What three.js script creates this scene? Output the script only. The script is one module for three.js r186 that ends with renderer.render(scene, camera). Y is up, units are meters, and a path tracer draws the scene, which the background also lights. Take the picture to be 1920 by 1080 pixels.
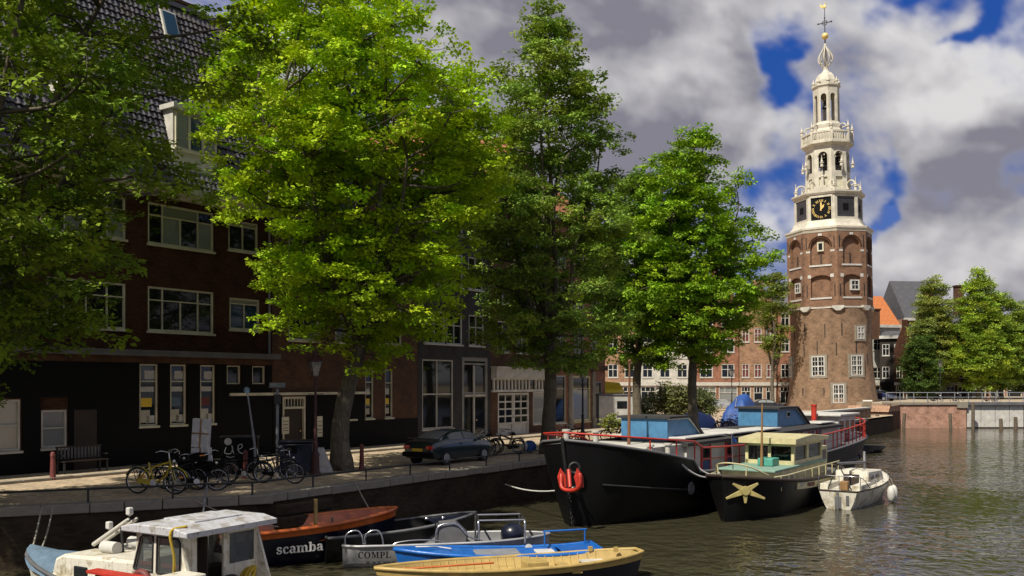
import * as THREE from 'three';
import { mergeGeometries } from 'three/addons/utils/BufferGeometryUtils.js';
import { RoundedBoxGeometry } from 'three/addons/geometries/RoundedBoxGeometry.js';
import { FontLoader } from 'three/addons/loaders/FontLoader.js';
import { TextGeometry } from 'three/addons/geometries/TextGeometry.js';

// ---------- camera, sky, sun, exposure ----------
const scene = new THREE.Scene();
const EYE = 4.9, ST = 1.6;                      // eye and street above the water
const camera = new THREE.PerspectiveCamera(34.31, 16 / 9, 0.2, 3000);
camera.position.set(0, EYE, 0);
camera.setViewOffset(1920, 1080, 0, -178, 1920, 1080);
const renderer = new THREE.WebGLRenderer({ antialias: true });
renderer.toneMapping = THREE.LinearToneMapping;
renderer.toneMappingExposure = 1.22;
renderer.shadowMap.enabled = true;
const sunDir = new THREE.Vector3(-0.60, 1.26, 0.80).normalize();
const sun = new THREE.DirectionalLight(new THREE.Color(1.0, 0.94, 0.80), 5.0);
sun.position.copy(sunDir).multiplyScalar(150).add(new THREE.Vector3(10, 0, -60));
sun.target.position.set(10, 0, -60);
sun.castShadow = true; sun.shadow.mapSize.set(4096, 4096);
Object.assign(sun.shadow.camera, { left: -90, right: 90, top: 90, bottom: -90, near: 1, far: 400 });
scene.add(sun, sun.target);

function rngOf(seed) { let a = seed >>> 0; return () => { a = (a + 0x6D2B79F5) | 0; let t = Math.imul(a ^ (a >>> 15), 1 | a); t = (t + Math.imul(t ^ (t >>> 7), 61 | t)) ^ t; return ((t ^ (t >>> 14)) >>> 0) / 4294967296; }; }
const R = rngOf(7);
const rr = (a, b) => a + (b - a) * R();
const clamp = (x, a = 0, b = 1) => Math.min(b, Math.max(a, x));
const sstep = (a, b, x) => { const t = clamp((x - a) / (b - a)); return t * t * (3 - 2 * t); };
const lerp = (a, b, t) => a + (b - a) * t;
function hash3(x, y, z) { let h = Math.imul(x, 374761393) ^ Math.imul(y, 668265263) ^ Math.imul(z, 1274126177); h = Math.imul(h ^ (h >>> 13), 1274126177); return ((h ^ (h >>> 16)) >>> 0) / 4294967296; }
function noise3(x, y, z) {
  const i = Math.floor(x), j = Math.floor(y), k = Math.floor(z), u = x - i, v = y - j, w = z - k;
  const a = u * u * (3 - 2 * u), b = v * v * (3 - 2 * v), c = w * w * (3 - 2 * w);
  return lerp(lerp(lerp(hash3(i, j, k), hash3(i + 1, j, k), a), lerp(hash3(i, j + 1, k), hash3(i + 1, j + 1, k), a), b),
    lerp(lerp(hash3(i, j, k + 1), hash3(i + 1, j, k + 1), a), lerp(hash3(i, j + 1, k + 1), hash3(i + 1, j + 1, k + 1), a), b), c);
}
function fbm3(x, y, z, n) { let s = 0, a = 0.5; for (let i = 0; i < n; i++) { s += a * noise3(x, y, z); const p = x * 1.62 + z * 1.10 - y * .55 + 7.1, r = y * 1.78 + x * .35 + z * .9 + 3.7; z = z * 1.40 - x * 1.15 - y * .8 + 1.9; x = p; y = r; a *= 0.5; } return s; }

{ // cumulus sky: clouds as a field on the sphere; azimuth a (degrees right of the canal view), elevation e
  const W = 4096, H = 2048, px = new Float32Array(W * H * 4), D = Math.PI / 180;
  // openings in the cloud (blue) and thick banks: [az, el, half width az, half height el, amount]
  const gaps = [[16.7, 18.6, 1.4, 2.2, -0.5], [15.9, 16.4, 1.0, .9, -0.22], [23.2, 20.9, 2.2, 1.0, -0.34], [26.4, 18.0, 1.2, 0.7, -0.42], [27.5, 19.3, 0.9, 1.1, -0.35], [21.3, 9.8, 0.7, 1.2, -0.34], [21.8, 12.2, .8, .9, -0.25], [15.6, 7.6, 1.0, .8, -0.12], [12.0, 17.5, 3.4, 4.2, .35], [2, 20, 9, 7, .35], [24.5, 13.5, 3.2, 3.6, .35], [25, 7, 4, 2.6, .35], [13, 12, 2.2, 2.4, .3], [27.6, 12.4, 1.6, 1.8, .45]];
  const lum = [[12.8, 16.5, 1.5, 2.0, .2], [15.0, 13.0, 3.0, 1.7, .36], [24.5, 15.5, 3.4, 2.6, .56], [28.3, 16.4, 2.4, 1.7, .62], [25.5, 11.4, 4.2, 1.7, -.32], [23.5, 7.2, 4, 1.4, .30], [4, 20, 9, 7, -.26], [19.5, 20.5, 2.5, 1.6, -.1], [8, 12.5, 4, 3, -.12]];
  const sum = (L, a, e) => { let s = 0; for (const [x, y, w, h, k] of L) { const dx = (a - x) / w, dy = (e - y) / h, q = dx * dx + dy * dy; if (q < 9) s += k * Math.exp(-q); } return s; };
  for (let j = 0; j < H; j++) {
    const el = ((j + 0.5) / H - 0.5) * Math.PI, cy = Math.cos(el), sy = Math.sin(el);
    for (let i = 0; i < W; i++) {
      const o = (j * W + i) * 4; px[o + 3] = 1;
      if (el < -0.02) { px[o] = 0.10; px[o + 1] = 0.10; px[o + 2] = 0.09; continue; }
      const th = ((i + 0.5) / W - 0.5) * 2 * Math.PI, x = Math.cos(th) * cy, z = Math.sin(th) * cy;
      const az = Math.atan2(x, -z) / D, e = el / D;
      const fx = x * 7, fy = sy * 11, fz = z * 7;
      const wx = fx + 1.1 * fbm3(fx * .9 + 31, fy * .9, fz * .9, 3), wz = fz + 1.1 * fbm3(fx * .9, fy * .9 + 17, fz * .9, 3);
      const f = fbm3(wx, fy, wz, 6);
      const inView = Math.abs(az) < 50 && e < 35;
      const wa = !inView ? 0 : az + 5.2 * (fbm3(x * 22 + 5, sy * 30, z * 22, 4) - .47), we = !inView ? 0 : e + 4.4 * (fbm3(x * 22, sy * 30 + 50, z * 22, 4) - .47), fd = fbm3(x * 46, sy * 62, z * 46, 5) - .48;
      const dens = sstep(0.23, 0.66, f + 0.06 + .36 * fd + (inView ? sum(gaps, wa, we) : 0));
      const f2 = fbm3(wx - 0.22, fy + 0.34, wz, 5);
      const big = fbm3(fx * .55 + 9, fy * .8, fz * .55, 3);
      let lit = clamp(0.30 + (f - f2) * 2.3 + fd * .62 + (big - 0.44) * 1.3 + (inView ? sum(lum, wa, we) : 0.05));
      lit = clamp(lit * 0.92 + 0.3 * dens * (1 - dens) * 4 * .6);
      const h = Math.exp(-e / 14);
      const b = [0.008 + 0.07 * h, 0.075 + 0.13 * h, 0.42 + 0.16 * h];
      const c = [0.285 + 0.66 * lit, 0.277 + 0.65 * lit, 0.335 + 0.585 * lit];
      for (let q = 0; q < 3; q++) px[o + q] = lerp(b[q], c[q], dens) * 0.66;
    }
  }
  const sky = new THREE.DataTexture(px, W, H, THREE.RGBAFormat, THREE.FloatType);
  sky.mapping = THREE.EquirectangularReflectionMapping; sky.magFilter = sky.minFilter = THREE.LinearFilter; sky.needsUpdate = true;
  scene.background = sky; scene.environment = sky;
}

// ---------- helpers ----------
const V = (x, y, z) => new THREE.Vector3(x, y, z);
const QD = [0.562, 0.827], QN = [0.827, -0.562], TH = Math.atan2(0.827, 0.562);   // the quay: along it, out over the water, its turn
const qx = (t, o) => -2.2 + QD[0] * t + QN[0] * o, qd = (t, o) => 34.6 + QD[1] * t + QN[1] * o;
const Q = (t, o, y = 0) => [qx(t, o), y, -qd(t, o)];
const used = {};
const numbered = n => { const k = used[n] = (used[n] ?? -1) + 1; return k ? n + '_' + String(k).padStart(3, '0') : n; };
const BOX = (w, h, d, x = 0, y = 0, z = 0) => new THREE.BoxGeometry(w, h, d).translate(x, y, z);
const B2 = (x0, x1, y0, y1, z0, z1) => BOX(x1 - x0, y1 - y0, z1 - z0, (x0 + x1) / 2, (y0 + y1) / 2, (z0 + z1) / 2);
const RB = (w, h, d, r, x = 0, y = 0, z = 0) => new RoundedBoxGeometry(w, h, d, 2, r).translate(x, y, z);
const CYL = (r0, r1, h, n, x = 0, y = 0, z = 0) => new THREE.CylinderGeometry(r1, r0, h, n).translate(x, y + h / 2, z);   // r0 bottom
const SPH = (r, x, y, z, sx = 1, sy = 1, sz = 1) => new THREE.SphereGeometry(r, 12, 8).scale(sx, sy, sz).translate(x, y, z);
const TOR = (R_, r, x, y, z, arc = 6.2832, n = 20, m = 6) => new THREE.TorusGeometry(R_, r, m, n, arc).translate(x, y, z);
function tube(pts, rad, seg = 6, closed = false) {                 // tapered tube through points
  const P = pts.map(p => p.isVector3 ? p : V(...p)), n = P.length, r = i => Array.isArray(rad) ? rad[i] : rad, pos = [], idx = [];
  let up = V(0, 1, 0);
  for (let i = 0; i < n; i++) {
    const d = P[Math.min(n - 1, i + 1)].clone().sub(P[Math.max(0, i - 1)]).normalize();
    if (Math.abs(d.dot(up)) > 0.95) up = Math.abs(d.x) < 0.8 ? V(1, 0, 0) : V(0, 0, 1);
    const a = up.clone().cross(d).normalize(), b = d.clone().cross(a); up = b.clone();
    for (let j = 0; j < seg; j++) { const t = j / seg * 6.28319, c = Math.cos(t) * r(i), s = Math.sin(t) * r(i); pos.push(P[i].x + a.x * c + b.x * s, P[i].y + a.y * c + b.y * s, P[i].z + a.z * c + b.z * s); }
  }
  for (let i = 0; i < n - 1; i++) for (let j = 0; j < seg; j++) { const k = (j + 1) % seg, p = i * seg; idx.push(p + j, p + k, p + seg + j, p + k, p + seg + k, p + seg + j); }
  for (let j = 1; j < seg - 1; j++) { idx.push(0, j + 1, j); const e = (n - 1) * seg; idx.push(e, e + j, e + j + 1); }
  const g = new THREE.BufferGeometry(); g.setAttribute('position', new THREE.Float32BufferAttribute(pos, 3)); g.setIndex(idx); g.computeVertexNormals(); return g;
}
const curve = (pts, n) => new THREE.CatmullRomCurve3(pts.map(p => p.isVector3 ? p : V(...p))).getPoints(n);
const bend = (pts, r, n = 24, seg = 6) => tube(curve(pts, n), r, seg);
function ext(pts, depth, bevel = 0, holes = []) {                  // extruded outline in xy, front face at z = 0
  const s = new THREE.Shape(pts.map(p => new THREE.Vector2(...p)));
  for (const h of holes) s.holes.push(new THREE.Path(h.map(p => new THREE.Vector2(...p))));
  return new THREE.ExtrudeGeometry(s, { depth: depth - 2 * bevel, bevelEnabled: bevel > 0, bevelSize: bevel, bevelThickness: bevel, bevelSegments: 1, steps: 1 }).translate(0, 0, -depth + bevel);
}
const rect = (x0, x1, y0, y1) => [[x0, y0], [x1, y0], [x1, y1], [x0, y1]];
const archRect = (x0, x1, y0, y1, n = 8) => { const c = (x0 + x1) / 2, r = (x1 - x0) / 2, p = [[x0, y0], [x1, y0]]; for (let i = 0; i <= n; i++) { const t = i / n * Math.PI; p.push([c + r * Math.cos(t), y1 - r + r * Math.sin(t)]); } return p; };
function grid(nu, nv, f) { const pos = [], idx = []; for (let i = 0; i <= nu; i++) for (let j = 0; j <= nv; j++) pos.push(...f(i / nu, j / nv)); for (let i = 0; i < nu; i++) for (let j = 0; j < nv; j++) { const a = i * (nv + 1) + j, b = a + nv + 1; idx.push(a, b, a + 1, b, b + 1, a + 1); } const g = new THREE.BufferGeometry(); g.setAttribute('position', new THREE.Float32BufferAttribute(pos, 3)); g.setIndex(idx); g.computeVertexNormals(); return g; }
const flat = g => { g = g.index ? g.toNonIndexed() : g; g.computeVertexNormals(); return g; };
const lathe8 = pts => flat(new THREE.LatheGeometry(pts.map(p => new THREE.Vector2(...p)), 8, Math.PI / 8));
function metricUV(g) { const p = g.attributes.position, n = g.attributes.normal, uv = new Float32Array(p.count * 2); for (let i = 0; i < p.count; i++) { const ax = Math.abs(n.getX(i)), ay = Math.abs(n.getY(i)), az = Math.abs(n.getZ(i)), x = p.getX(i), y = p.getY(i), z = p.getZ(i); if (ay > ax && ay > az) { uv[2 * i] = x; uv[2 * i + 1] = z; } else if (ax > az) { uv[2 * i] = z; uv[2 * i + 1] = y; } else { uv[2 * i] = x; uv[2 * i + 1] = y; } } g.setAttribute('uv', new THREE.BufferAttribute(uv, 2)); return g; }
function merged(gs) { gs = (Array.isArray(gs) ? gs : [gs]).map(g => { const q = g.index ? g.toNonIndexed() : g; for (const k of Object.keys(q.attributes)) if (k !== 'position' && k !== 'normal') q.deleteAttribute(k); q.morphAttributes = {}; return q; }); return metricUV(gs.length > 1 ? mergeGeometries(gs) : gs[0]); }
function mesh(name, gs, mat, parent, label) { const m = new THREE.Mesh(gs.isBufferGeometry && gs.userData.ready ? gs : merged(gs), mat); m.name = parent && parent !== scene ? name : numbered(name); m.castShadow = m.receiveShadow = true; (parent ?? scene).add(m); if (label) m.userData.label = label; return m; }
const ready = g => { const q = merged(g); q.userData.ready = true; return q; };     // a geometry shared by many pieces
function tag(o, label, category, group) { o.userData.label = label; o.userData.category = category; if (group) o.userData.group = group; return o; }
function thing(name, label, category, pos = [0, 0, 0], turn = 0, group) { const o = new THREE.Group(); o.name = numbered(name); scene.add(o); o.position.set(...pos); o.rotation.y = turn; return tag(o, label, category, group); }
const qthing = (name, label, cat, t, o, y, turn = 0, group) => thing(name, label, cat, Q(t, o, y), TH + turn, group);
function struct(name, gs, mat) { const m = mesh(name, gs, mat, scene); m.userData.kind = 'structure'; return m; }
function copy(o, label, pos, turn) { const c = o.clone(); c.name = numbered(o.name.replace(/_\d{3}$/, '')); c.userData = { ...o.userData, label }; scene.add(c); if (pos) c.position.set(...pos); if (turn !== undefined) c.rotation.y = turn; return c; }
const at = (g, x, y, z, ry = 0, rx = 0, rz = 0) => g.applyMatrix4(new THREE.Matrix4().compose(V(x, y, z), new THREE.Quaternion().setFromEuler(new THREE.Euler(rx, ry, rz, 'YXZ')), V(1, 1, 1)));

// ---------- materials ----------
function pnoise(u, v, per, seed) { const x = u * per, y = v * per, i = Math.floor(x), j = Math.floor(y), a = x - i, b = y - j, h = (p, q) => hash3(((p % per) + per) % per, ((q % per) + per) % per, seed), s = t => t * t * (3 - 2 * t); return lerp(lerp(h(i, j), h(i + 1, j), s(a)), lerp(h(i, j + 1), h(i + 1, j + 1), s(a)), s(b)); }
function pfbm(u, v, per, n, seed) { let s = 0, a = 0.5, t = 0; for (let i = 0; i < n; i++) { s += a * pnoise(u, v, per, seed + i); t += a; per *= 2; a *= 0.55; } return s / t; }
function makeTex(n, f, srgb = false, size = 1, m = n) { const d = new Uint8Array(n * m * 4); for (let j = 0; j < m; j++) for (let i = 0; i < n; i++) { const c = f(i / n, j / m), o = (j * n + i) * 4; for (let q = 0; q < 3; q++) d[o + q] = clamp(c.length ? c[q] : c) * 255; d[o + 3] = 255; } const t = new THREE.DataTexture(d, n, m); t.wrapS = t.wrapT = THREE.RepeatWrapping; t.magFilter = t.minFilter = THREE.LinearFilter; if (srgb) t.colorSpace = THREE.SRGBColorSpace; t.repeat.set(1 / size, 1 / size); t.needsUpdate = true; return t; }
const sized = (t, s, s2 = s) => { const c = t.clone(); c.repeat.set(1 / s, 1 / s2); c.needsUpdate = true; return c; };
const TXm = makeTex(512, (u, v) => 0.62 + 0.5 * (pfbm(u, v, 4, 6, 3) - 0.3));                       // worn paint, stone
const TXg = makeTex(512, (u, v) => 0.5 + 0.9 * (pfbm(u, v, 16, 5, 9) - 0.22) * (0.6 + 0.8 * pfbm(u, v, 3, 3, 21)));   // grit
const TXb = makeTex(512, (u, v) => { const row = Math.floor(v * 48), q = hash3(Math.floor((u + (row % 2) * 0.03125) * 16) % 16, row, 5); return [0.58, 0.54, 0.5].map((c, i) => c + 0.34 * (q - 0.5) * (1 - i * .12) + 0.55 * (pfbm(u, v, 5, 5, 40) - 0.5) + 0.12); });   // fired brick grain, 3.2 m
const TXbb = makeTex(512, (u, v) => { const y = (v * 48) % 1, row = Math.floor(v * 48), x = ((u + (row % 2) * 0.03125) * 16) % 1; return (y < 0.16 || x < 0.05 ? 0.25 : 0.8) + 0.2 * pnoise(u, v, 128, 3); }, false);
const TXs = makeTex(512, (u, v) => { const p = pfbm(u, v, 6, 6, 90), q = pfbm(u, v, 20, 4, 95), st = pnoise(u, 0, 90, 97) * pfbm(u, v, 4, 4, 98); const d = sstep(.5, .68, p) * .3 + sstep(.55, .75, q) * .22 + sstep(.34, .5, st) * .25; return [1 - d, 1 - d * 1.12, 1 - d * 1.35]; });   // stains and run marks
const TXk = makeTex(512, (u, v) => 0.25 + 0.95 * Math.pow(pfbm(u * 3 % 1, v, 12, 5, 60), 1.3));     // bark
const TXw = makeTex(512, (u, v) => 0.55 + 0.5 * (pfbm(u, v, 3, 3, 70) - .4) + 0.35 * (pnoise(u * 1, v * 1, 128, 71) - 0.5) * pnoise(v, u, 8, 3));
function mat(c, rough = 0.8, o = {}) {                               // c linear rgb
  const m = new THREE.MeshPhysicalMaterial({ roughness: rough, ...o }); m.color.setRGB(...c); if (o.flat) m.flatShading = true; m.side = THREE.DoubleSide; return m;
}
const worn = (c, rough, s = 1.6, o = {}) => mat(c, rough, { map: sized(TXm, s), roughnessMap: null, bumpMap: sized(TXg, s), bumpScale: 0.002, ...o });
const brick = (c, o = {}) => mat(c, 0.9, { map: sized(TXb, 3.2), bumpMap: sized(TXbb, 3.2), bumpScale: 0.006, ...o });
const M = {
  roofGrey: mat([0.42, 0.42, 0.45], 0.6, { map: sized(TXs, 1.1), bumpMap: sized(TXg, .7), bumpScale: .002 }),
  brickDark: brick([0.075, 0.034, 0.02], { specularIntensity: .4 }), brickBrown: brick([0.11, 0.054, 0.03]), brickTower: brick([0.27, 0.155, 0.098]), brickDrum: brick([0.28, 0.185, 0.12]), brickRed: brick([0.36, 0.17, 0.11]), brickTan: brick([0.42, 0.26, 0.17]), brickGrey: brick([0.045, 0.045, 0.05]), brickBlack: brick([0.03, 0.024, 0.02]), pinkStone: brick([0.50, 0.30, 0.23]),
  ground: mat([0.50, 0.385, 0.26], 0.93, { map: sized(TXg, 2.2), bumpMap: sized(TXg, 1.1), bumpScale: 0.01 }),
  walk: mat([0.46, 0.37, 0.26], 0.93, { map: sized(TXg, 1.7), bumpMap: sized(TXg, 0.8), bumpScale: 0.006 }),
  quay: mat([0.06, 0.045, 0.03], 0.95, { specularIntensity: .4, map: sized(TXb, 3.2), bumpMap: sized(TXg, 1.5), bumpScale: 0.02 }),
  stone: mat([0.34, 0.30, 0.24], 0.88, { map: sized(TXm, 1.1), bumpMap: sized(TXg, 0.9), bumpScale: 0.008 }),
  cream: worn([0.80, 0.75, 0.56], 0.5), white: worn([0.72, 0.70, 0.65], 0.55), towerWhite: worn([0.74, 0.685, 0.565], 0.6, 2.3, { bumpScale: .004 }), offwhite: worn([0.68, 0.65, 0.58], 0.6), greyPaint: worn([0.30, 0.29, 0.27], 0.6),
  slate: worn([0.10, 0.10, 0.115], 0.7), tileGrey: mat([0.085, 0.08, 0.10], 0.42), tileOrange: worn([0.62, 0.20, 0.06], 0.7, .9), tileRed: worn([0.42, 0.15, 0.07], 0.75, .9),
  glass: mat([0.010, 0.012, 0.013], 0.04, { specularIntensity: 1 }), glassBlue: mat([0.02, 0.05, 0.075], 0.05), glassPale: mat([0.20, 0.21, 0.20], 0.3, { clearcoat: 1, clearcoatRoughness: 0.05 }), blind: mat([0.42, 0.39, 0.31], 0.7, { clearcoat: 1, clearcoatRoughness: 0.05 }),  // glassPale: sky reflection on the panes put into the base colour
  black: worn([0.004, 0.004, 0.0045], 0.7, 1.7, { specularIntensity: .35 }), blackGloss: mat([0.008, 0.008, 0.009], 0.28), iron: worn([0.025, 0.026, 0.028], 0.5, .8), darkWood: worn([0.045, 0.028, 0.018], 0.7), rubber: mat([0.014, 0.014, 0.014], 0.85), leadGrey: worn([0.16, 0.16, 0.17], 0.55),
  chrome: mat([0.62, 0.62, 0.63], 0.25, { metalness: 1 }), alu: worn([0.50, 0.50, 0.52], 0.45, 1.3, { metalness: 0.35 }), gold: mat([0.80, 0.58, 0.20], 0.4, { metalness: 0.25 }),
  red: worn([0.62, 0.045, 0.025], 0.45, .8), orange: worn([0.66, 0.14, 0.02], 0.32, .8, { clearcoat: 0.5 }), wood: mat([0.36, 0.20, 0.08], 0.5, { map: sized(TXw, .9) }), creamWood: mat([0.60, 0.42, 0.14], 0.5, { map: sized(TXw, .8) }), post: mat([0.17, 0.13, 0.09], 0.9, { map: sized(TXk, 1.5), bumpMap: sized(TXk, 1.5), bumpScale: .02 }),
  boatBlue: worn([0.012, 0.15, 0.56], 0.35, .8), blueCab: worn([0.09, 0.27, 0.50], 0.5, 1), blueDoor: worn([0.04, 0.09, 0.24], 0.5), navy: worn([0.008, 0.011, 0.028], 0.3, 1), tarpBlue: worn([0.02, 0.09, 0.36], 0.6, .7), canvasBlue: worn([0.14, 0.22, 0.31], 0.8, .5),
  boatWhite: mat([0.60, 0.57, 0.49], 0.5, { map: sized(TXs, 1.5), bumpMap: sized(TXg, .9), bumpScale: .001 }), bowGold: worn([0.46, 0.38, 0.14], 0.6, .5), tugCream: worn([0.74, 0.66, 0.36], 0.45, .9), tealWorn: worn([0.26, 0.42, 0.33], 0.7, .5), teal: worn([0.10, 0.42, 0.33], 0.5, .6), hull: worn([0.005, 0.005, 0.006], 0.5, 2.2, { specularIntensity: .5 }), rope: worn([0.46, 0.42, 0.34], 0.95, .2), ropeYellow: worn([0.60, 0.42, 0.04], 0.9, .2), rust: worn([0.22, 0.10, 0.05], 0.9, .5),
  yellow: worn([0.68, 0.50, 0.02], 0.35, .7), carGreen: mat([0.006, 0.020, 0.026], 0.3, { clearcoat: 1, clearcoatRoughness: 0.06 }), carSilver: mat([0.45, 0.46, 0.47], 0.35, { metalness: .5, clearcoat: 1 }), carBlack: mat([0.012, 0.012, 0.014], 0.3, { clearcoat: 1 }), carBlue: mat([0.010, 0.016, 0.06], 0.3, { clearcoat: 1 }), tail: mat([0.55, 0.03, 0.015], 0.25, { clearcoat: 1 }), amber: mat([0.8, 0.25, 0.02], 0.3), plate: mat([0.75, 0.50, 0.03], 0.5), bark: mat([0.20, 0.165, 0.115], 0.95, { map: sized(TXk, 1.2, 2.4), bumpMap: sized(TXk, .8, 1.8), bumpScale: .05 }), lampMaroon: worn([0.075, 0.02, 0.018], 0.6, .5), maroon: worn([0.20, 0.045, 0.04], 0.6, .5), galv: worn([0.30, 0.31, 0.34], 0.5, .7), roofDark: worn([0.045, 0.042, 0.042], 0.8, 1.2), paper: worn([0.72, 0.70, 0.68], 0.7, .6),
};
const font = await new FontLoader().loadAsync('fonts/droid/droid_serif_bold.typeface.json');
const sans = await new FontLoader().loadAsync('fonts/droid/droid_sans_bold.typeface.json');
const text = (s, size, f = font, depth = 0.012) => { const g = new TextGeometry(s, { font: f, size, depth, curveSegments: 3, bevelEnabled: false }); g.computeBoundingBox(); const b = g.boundingBox; return g.translate(-(b.min.x + b.max.x) / 2, -(b.min.y + b.max.y) / 2, 0); };
// ---------- ground, water, quay ----------
const TXwave = makeTex(2048, (u, v) => { const a = pnoise(u, v, 26, 1) * .5 + pnoise(u, v, 70, 2) * .75 + pnoise(u, v, 128, 4) * .75 + pnoise(v, u, 230, 5) * .5 + pnoise(u, v, 420, 6) * .26; const k = .35 + 1.15 * sstep(.25, .75, pfbm(u, v, 5, 3, 33)); return .5 + (a / 2.76 - .5) * k; }, false, 46);
const water = struct('canal_water', [new THREE.PlaneGeometry(1600, 1600).rotateX(-Math.PI / 2)], mat([0.042, 0.038, 0.022], 0.06, { ior: 1.33, bumpMap: TXwave, bumpScale: 0.115 }));
const edge = [[-61.4, 4.4], [-13.4, 24.4], [-7.4, 26.9], [qx(-4.5, 0), qd(-4.5, 0)], [qx(0, 0), qd(0, 0)], [qx(73, 0), qd(73, 0)], [40.6, 100.9], [58.6, 101.4], [130, 103]];
{
  const s = new THREE.Shape([...edge, [900, 110], [900, 900], [-900, 900], [-900, 4.4]].map(p => new THREE.Vector2(...p)));
  struct('street_ground', [new THREE.ShapeGeometry(s).rotateX(-Math.PI / 2).translate(0, ST, 0)], M.ground);
  // raised pavement along the house fronts
  const w = struct('pavement', [B2(-26, 38, -0.05, 0.08, -0.3, 2.0).translate(0, 0, 0)], M.walk); w.position.set(...Q(0, -11.5, ST)); w.rotation.y = TH;
  const kerbG = ready(RB(0.98, 0.16, 0.16, 0.02));
  for (let i = 0; i < 62; i++) mesh('kerb_stone', kerbG, M.stone, w).position.set(-25.5 + i, 0.02, 2.08);
}
{ // quay walls with coping stones
  const gs = []; for (let i = 0; i < edge.length - 1; i++) { const a = edge[i], b = edge[i + 1], L = Math.hypot(b[0] - a[0], b[1] - a[1]), ang = Math.atan2(b[1] - a[1], b[0] - a[0]); if (i < 6) gs.push(at(B2(0, L, -1.5, ST - 0.2, -0.5, 0), a[0], 0, -a[1], ang)); }
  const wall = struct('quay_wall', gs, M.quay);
  const cg = [0.96, 1.16, 0.84].map(l => ready(RB(l, 0.26, 0.55, 0.03)));
  let n = 0; const lim = [[-40, 0]];
  for (let i = 0; i < 5; i++) {
    const a = edge[i], b = edge[i + 1], L = Math.hypot(b[0] - a[0], b[1] - a[1]), ang = Math.atan2(b[1] - a[1], b[0] - a[0]);
    for (let s = i ? 0 : L - 9; s < Math.min(L, 62) - 0.3;) { const k = n++ % 3, l = [0.96, 1.16, 0.84][k]; const m = mesh('coping_stone', cg[k], M.stone, wall); const q = s + l / 2; m.position.set(a[0] + (b[0] - a[0]) / L * q - Math.sin(ang) * 0.2, ST - 0.075 + rr(-.012, .012), -(a[1] + (b[1] - a[1]) / L * q + Math.cos(ang) * 0.2)); m.rotation.y = ang + rr(-.012, .012); s += l + 0.02; }
  }
  // landing stage cut in stone below the railing
  const st = thing('stone_landing', 'worn grey stone landing step low on the dark quay wall', 'landing', [-6.2, 0, -27.4], Math.atan2(3.57, 2.42));
  const LG = [[2.3, .3, .5, 1.2], [2.0, .3, .3, 1.52]]; for (const [w, h, d, y] of LG) mesh('step', RB(w, h, d, .04, 0, y - h / 2 - .1, d / 2 + .02), M.quay, st);
  mesh('base', B2(-1.15, 1.15, -1, .8, -.05, .48), M.quay, st);
}
{ // low guard rail along the quay
  const r = thing('quay_railing', 'low black iron guard rail along the edge of the quay', 'railing');
  const pts = [[-25, 19.57], ...edge.slice(1, 5), [qx(14, 0), qd(14, 0)]].map(p => V(p[0] - .12, ST + 0.42, -p[1] - .12));
  const line = []; for (let i = 0; i < pts.length - 1; i++) for (let k = 0; k < 6; k++) line.push(pts[i].clone().lerp(pts[i + 1], k / 6)); line.push(pts.at(-1));
  mesh('rail', tube(line, 0.032, 6), M.iron, r);
  const pg = ready([CYL(.03, .03, .46, 6), BOX(.12, .02, .12, 0, .01, 0)]);
  let len = 0; for (let i = 1; i < line.length; i++) { const L = line[i].distanceTo(line[i - 1]); len += L; if (len > 1.75) { len = 0; mesh('post', pg, M.iron, r).position.set(line[i].x, ST - 0.02, line[i].z); } }
}

// ---------- house parts ----------
// rows: [[top fraction, [column splits]], ...] from the bottom up
function win(parent, x0, x1, y0, y1, rows = [[1, [.5]]], o = {}) {
  const { fr = M.cream, glass = M.glass, f = 0.075, b = 0.045, z = 0, sill = true, name = 'window' } = o, gs = [], cells = [];
  const W = x1 - x0, H = y1 - y0;
  gs.push(B2(x0, x1, y0, y0 + f, z - .16, z - .02), B2(x0, x1, y1 - f, y1, z - .16, z - .02), B2(x0, x0 + f, y0 + f, y1 - f, z - .16, z - .02), B2(x1 - f, x1, y0 + f, y1 - f, z - .16, z - .02));
  let yb = 0;
  rows.forEach(([to, cols], i) => {
    const ya = y0 + H * yb + (yb ? b / 2 : f), yt = y0 + H * to - (to < 1 ? b / 2 : f); yb = to;
    if (to < 1) gs.push(B2(x0 + f, x1 - f, yt, yt + b, z - .15, z - .03));
    const cs = [0, ...cols, 1];
    for (let k = 0; k < cs.length - 1; k++) { const xa = x0 + W * cs[k] + (k ? b / 2 : f), xb = x0 + W * cs[k + 1] - (k < cs.length - 2 ? b / 2 : f); if (k) gs.push(B2(xa - b, xa, ya, yt, z - .15, z - .035)); cells.push([xa, xb, ya, yt, i, k]); }
  });
  const w = mesh(name, gs, fr, parent);
  for (const [xa, xb, ya, yb2, i, k] of cells) mesh('pane', B2(xa - .005, xb + .005, ya - .005, yb2 + .005, z - .115, z - .10), typeof glass === 'function' ? glass(i, k) : glass, w);
  if (sill) mesh('sill', B2(x0 - .06, x1 + .06, y0 - .09, y0 - .005, z - .1, z + .08), o.sillMat ?? fr, w);
  return w;
}
const hole = (x0, x1, y0, y1) => rect(x0, x1, y0, y1);
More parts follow.
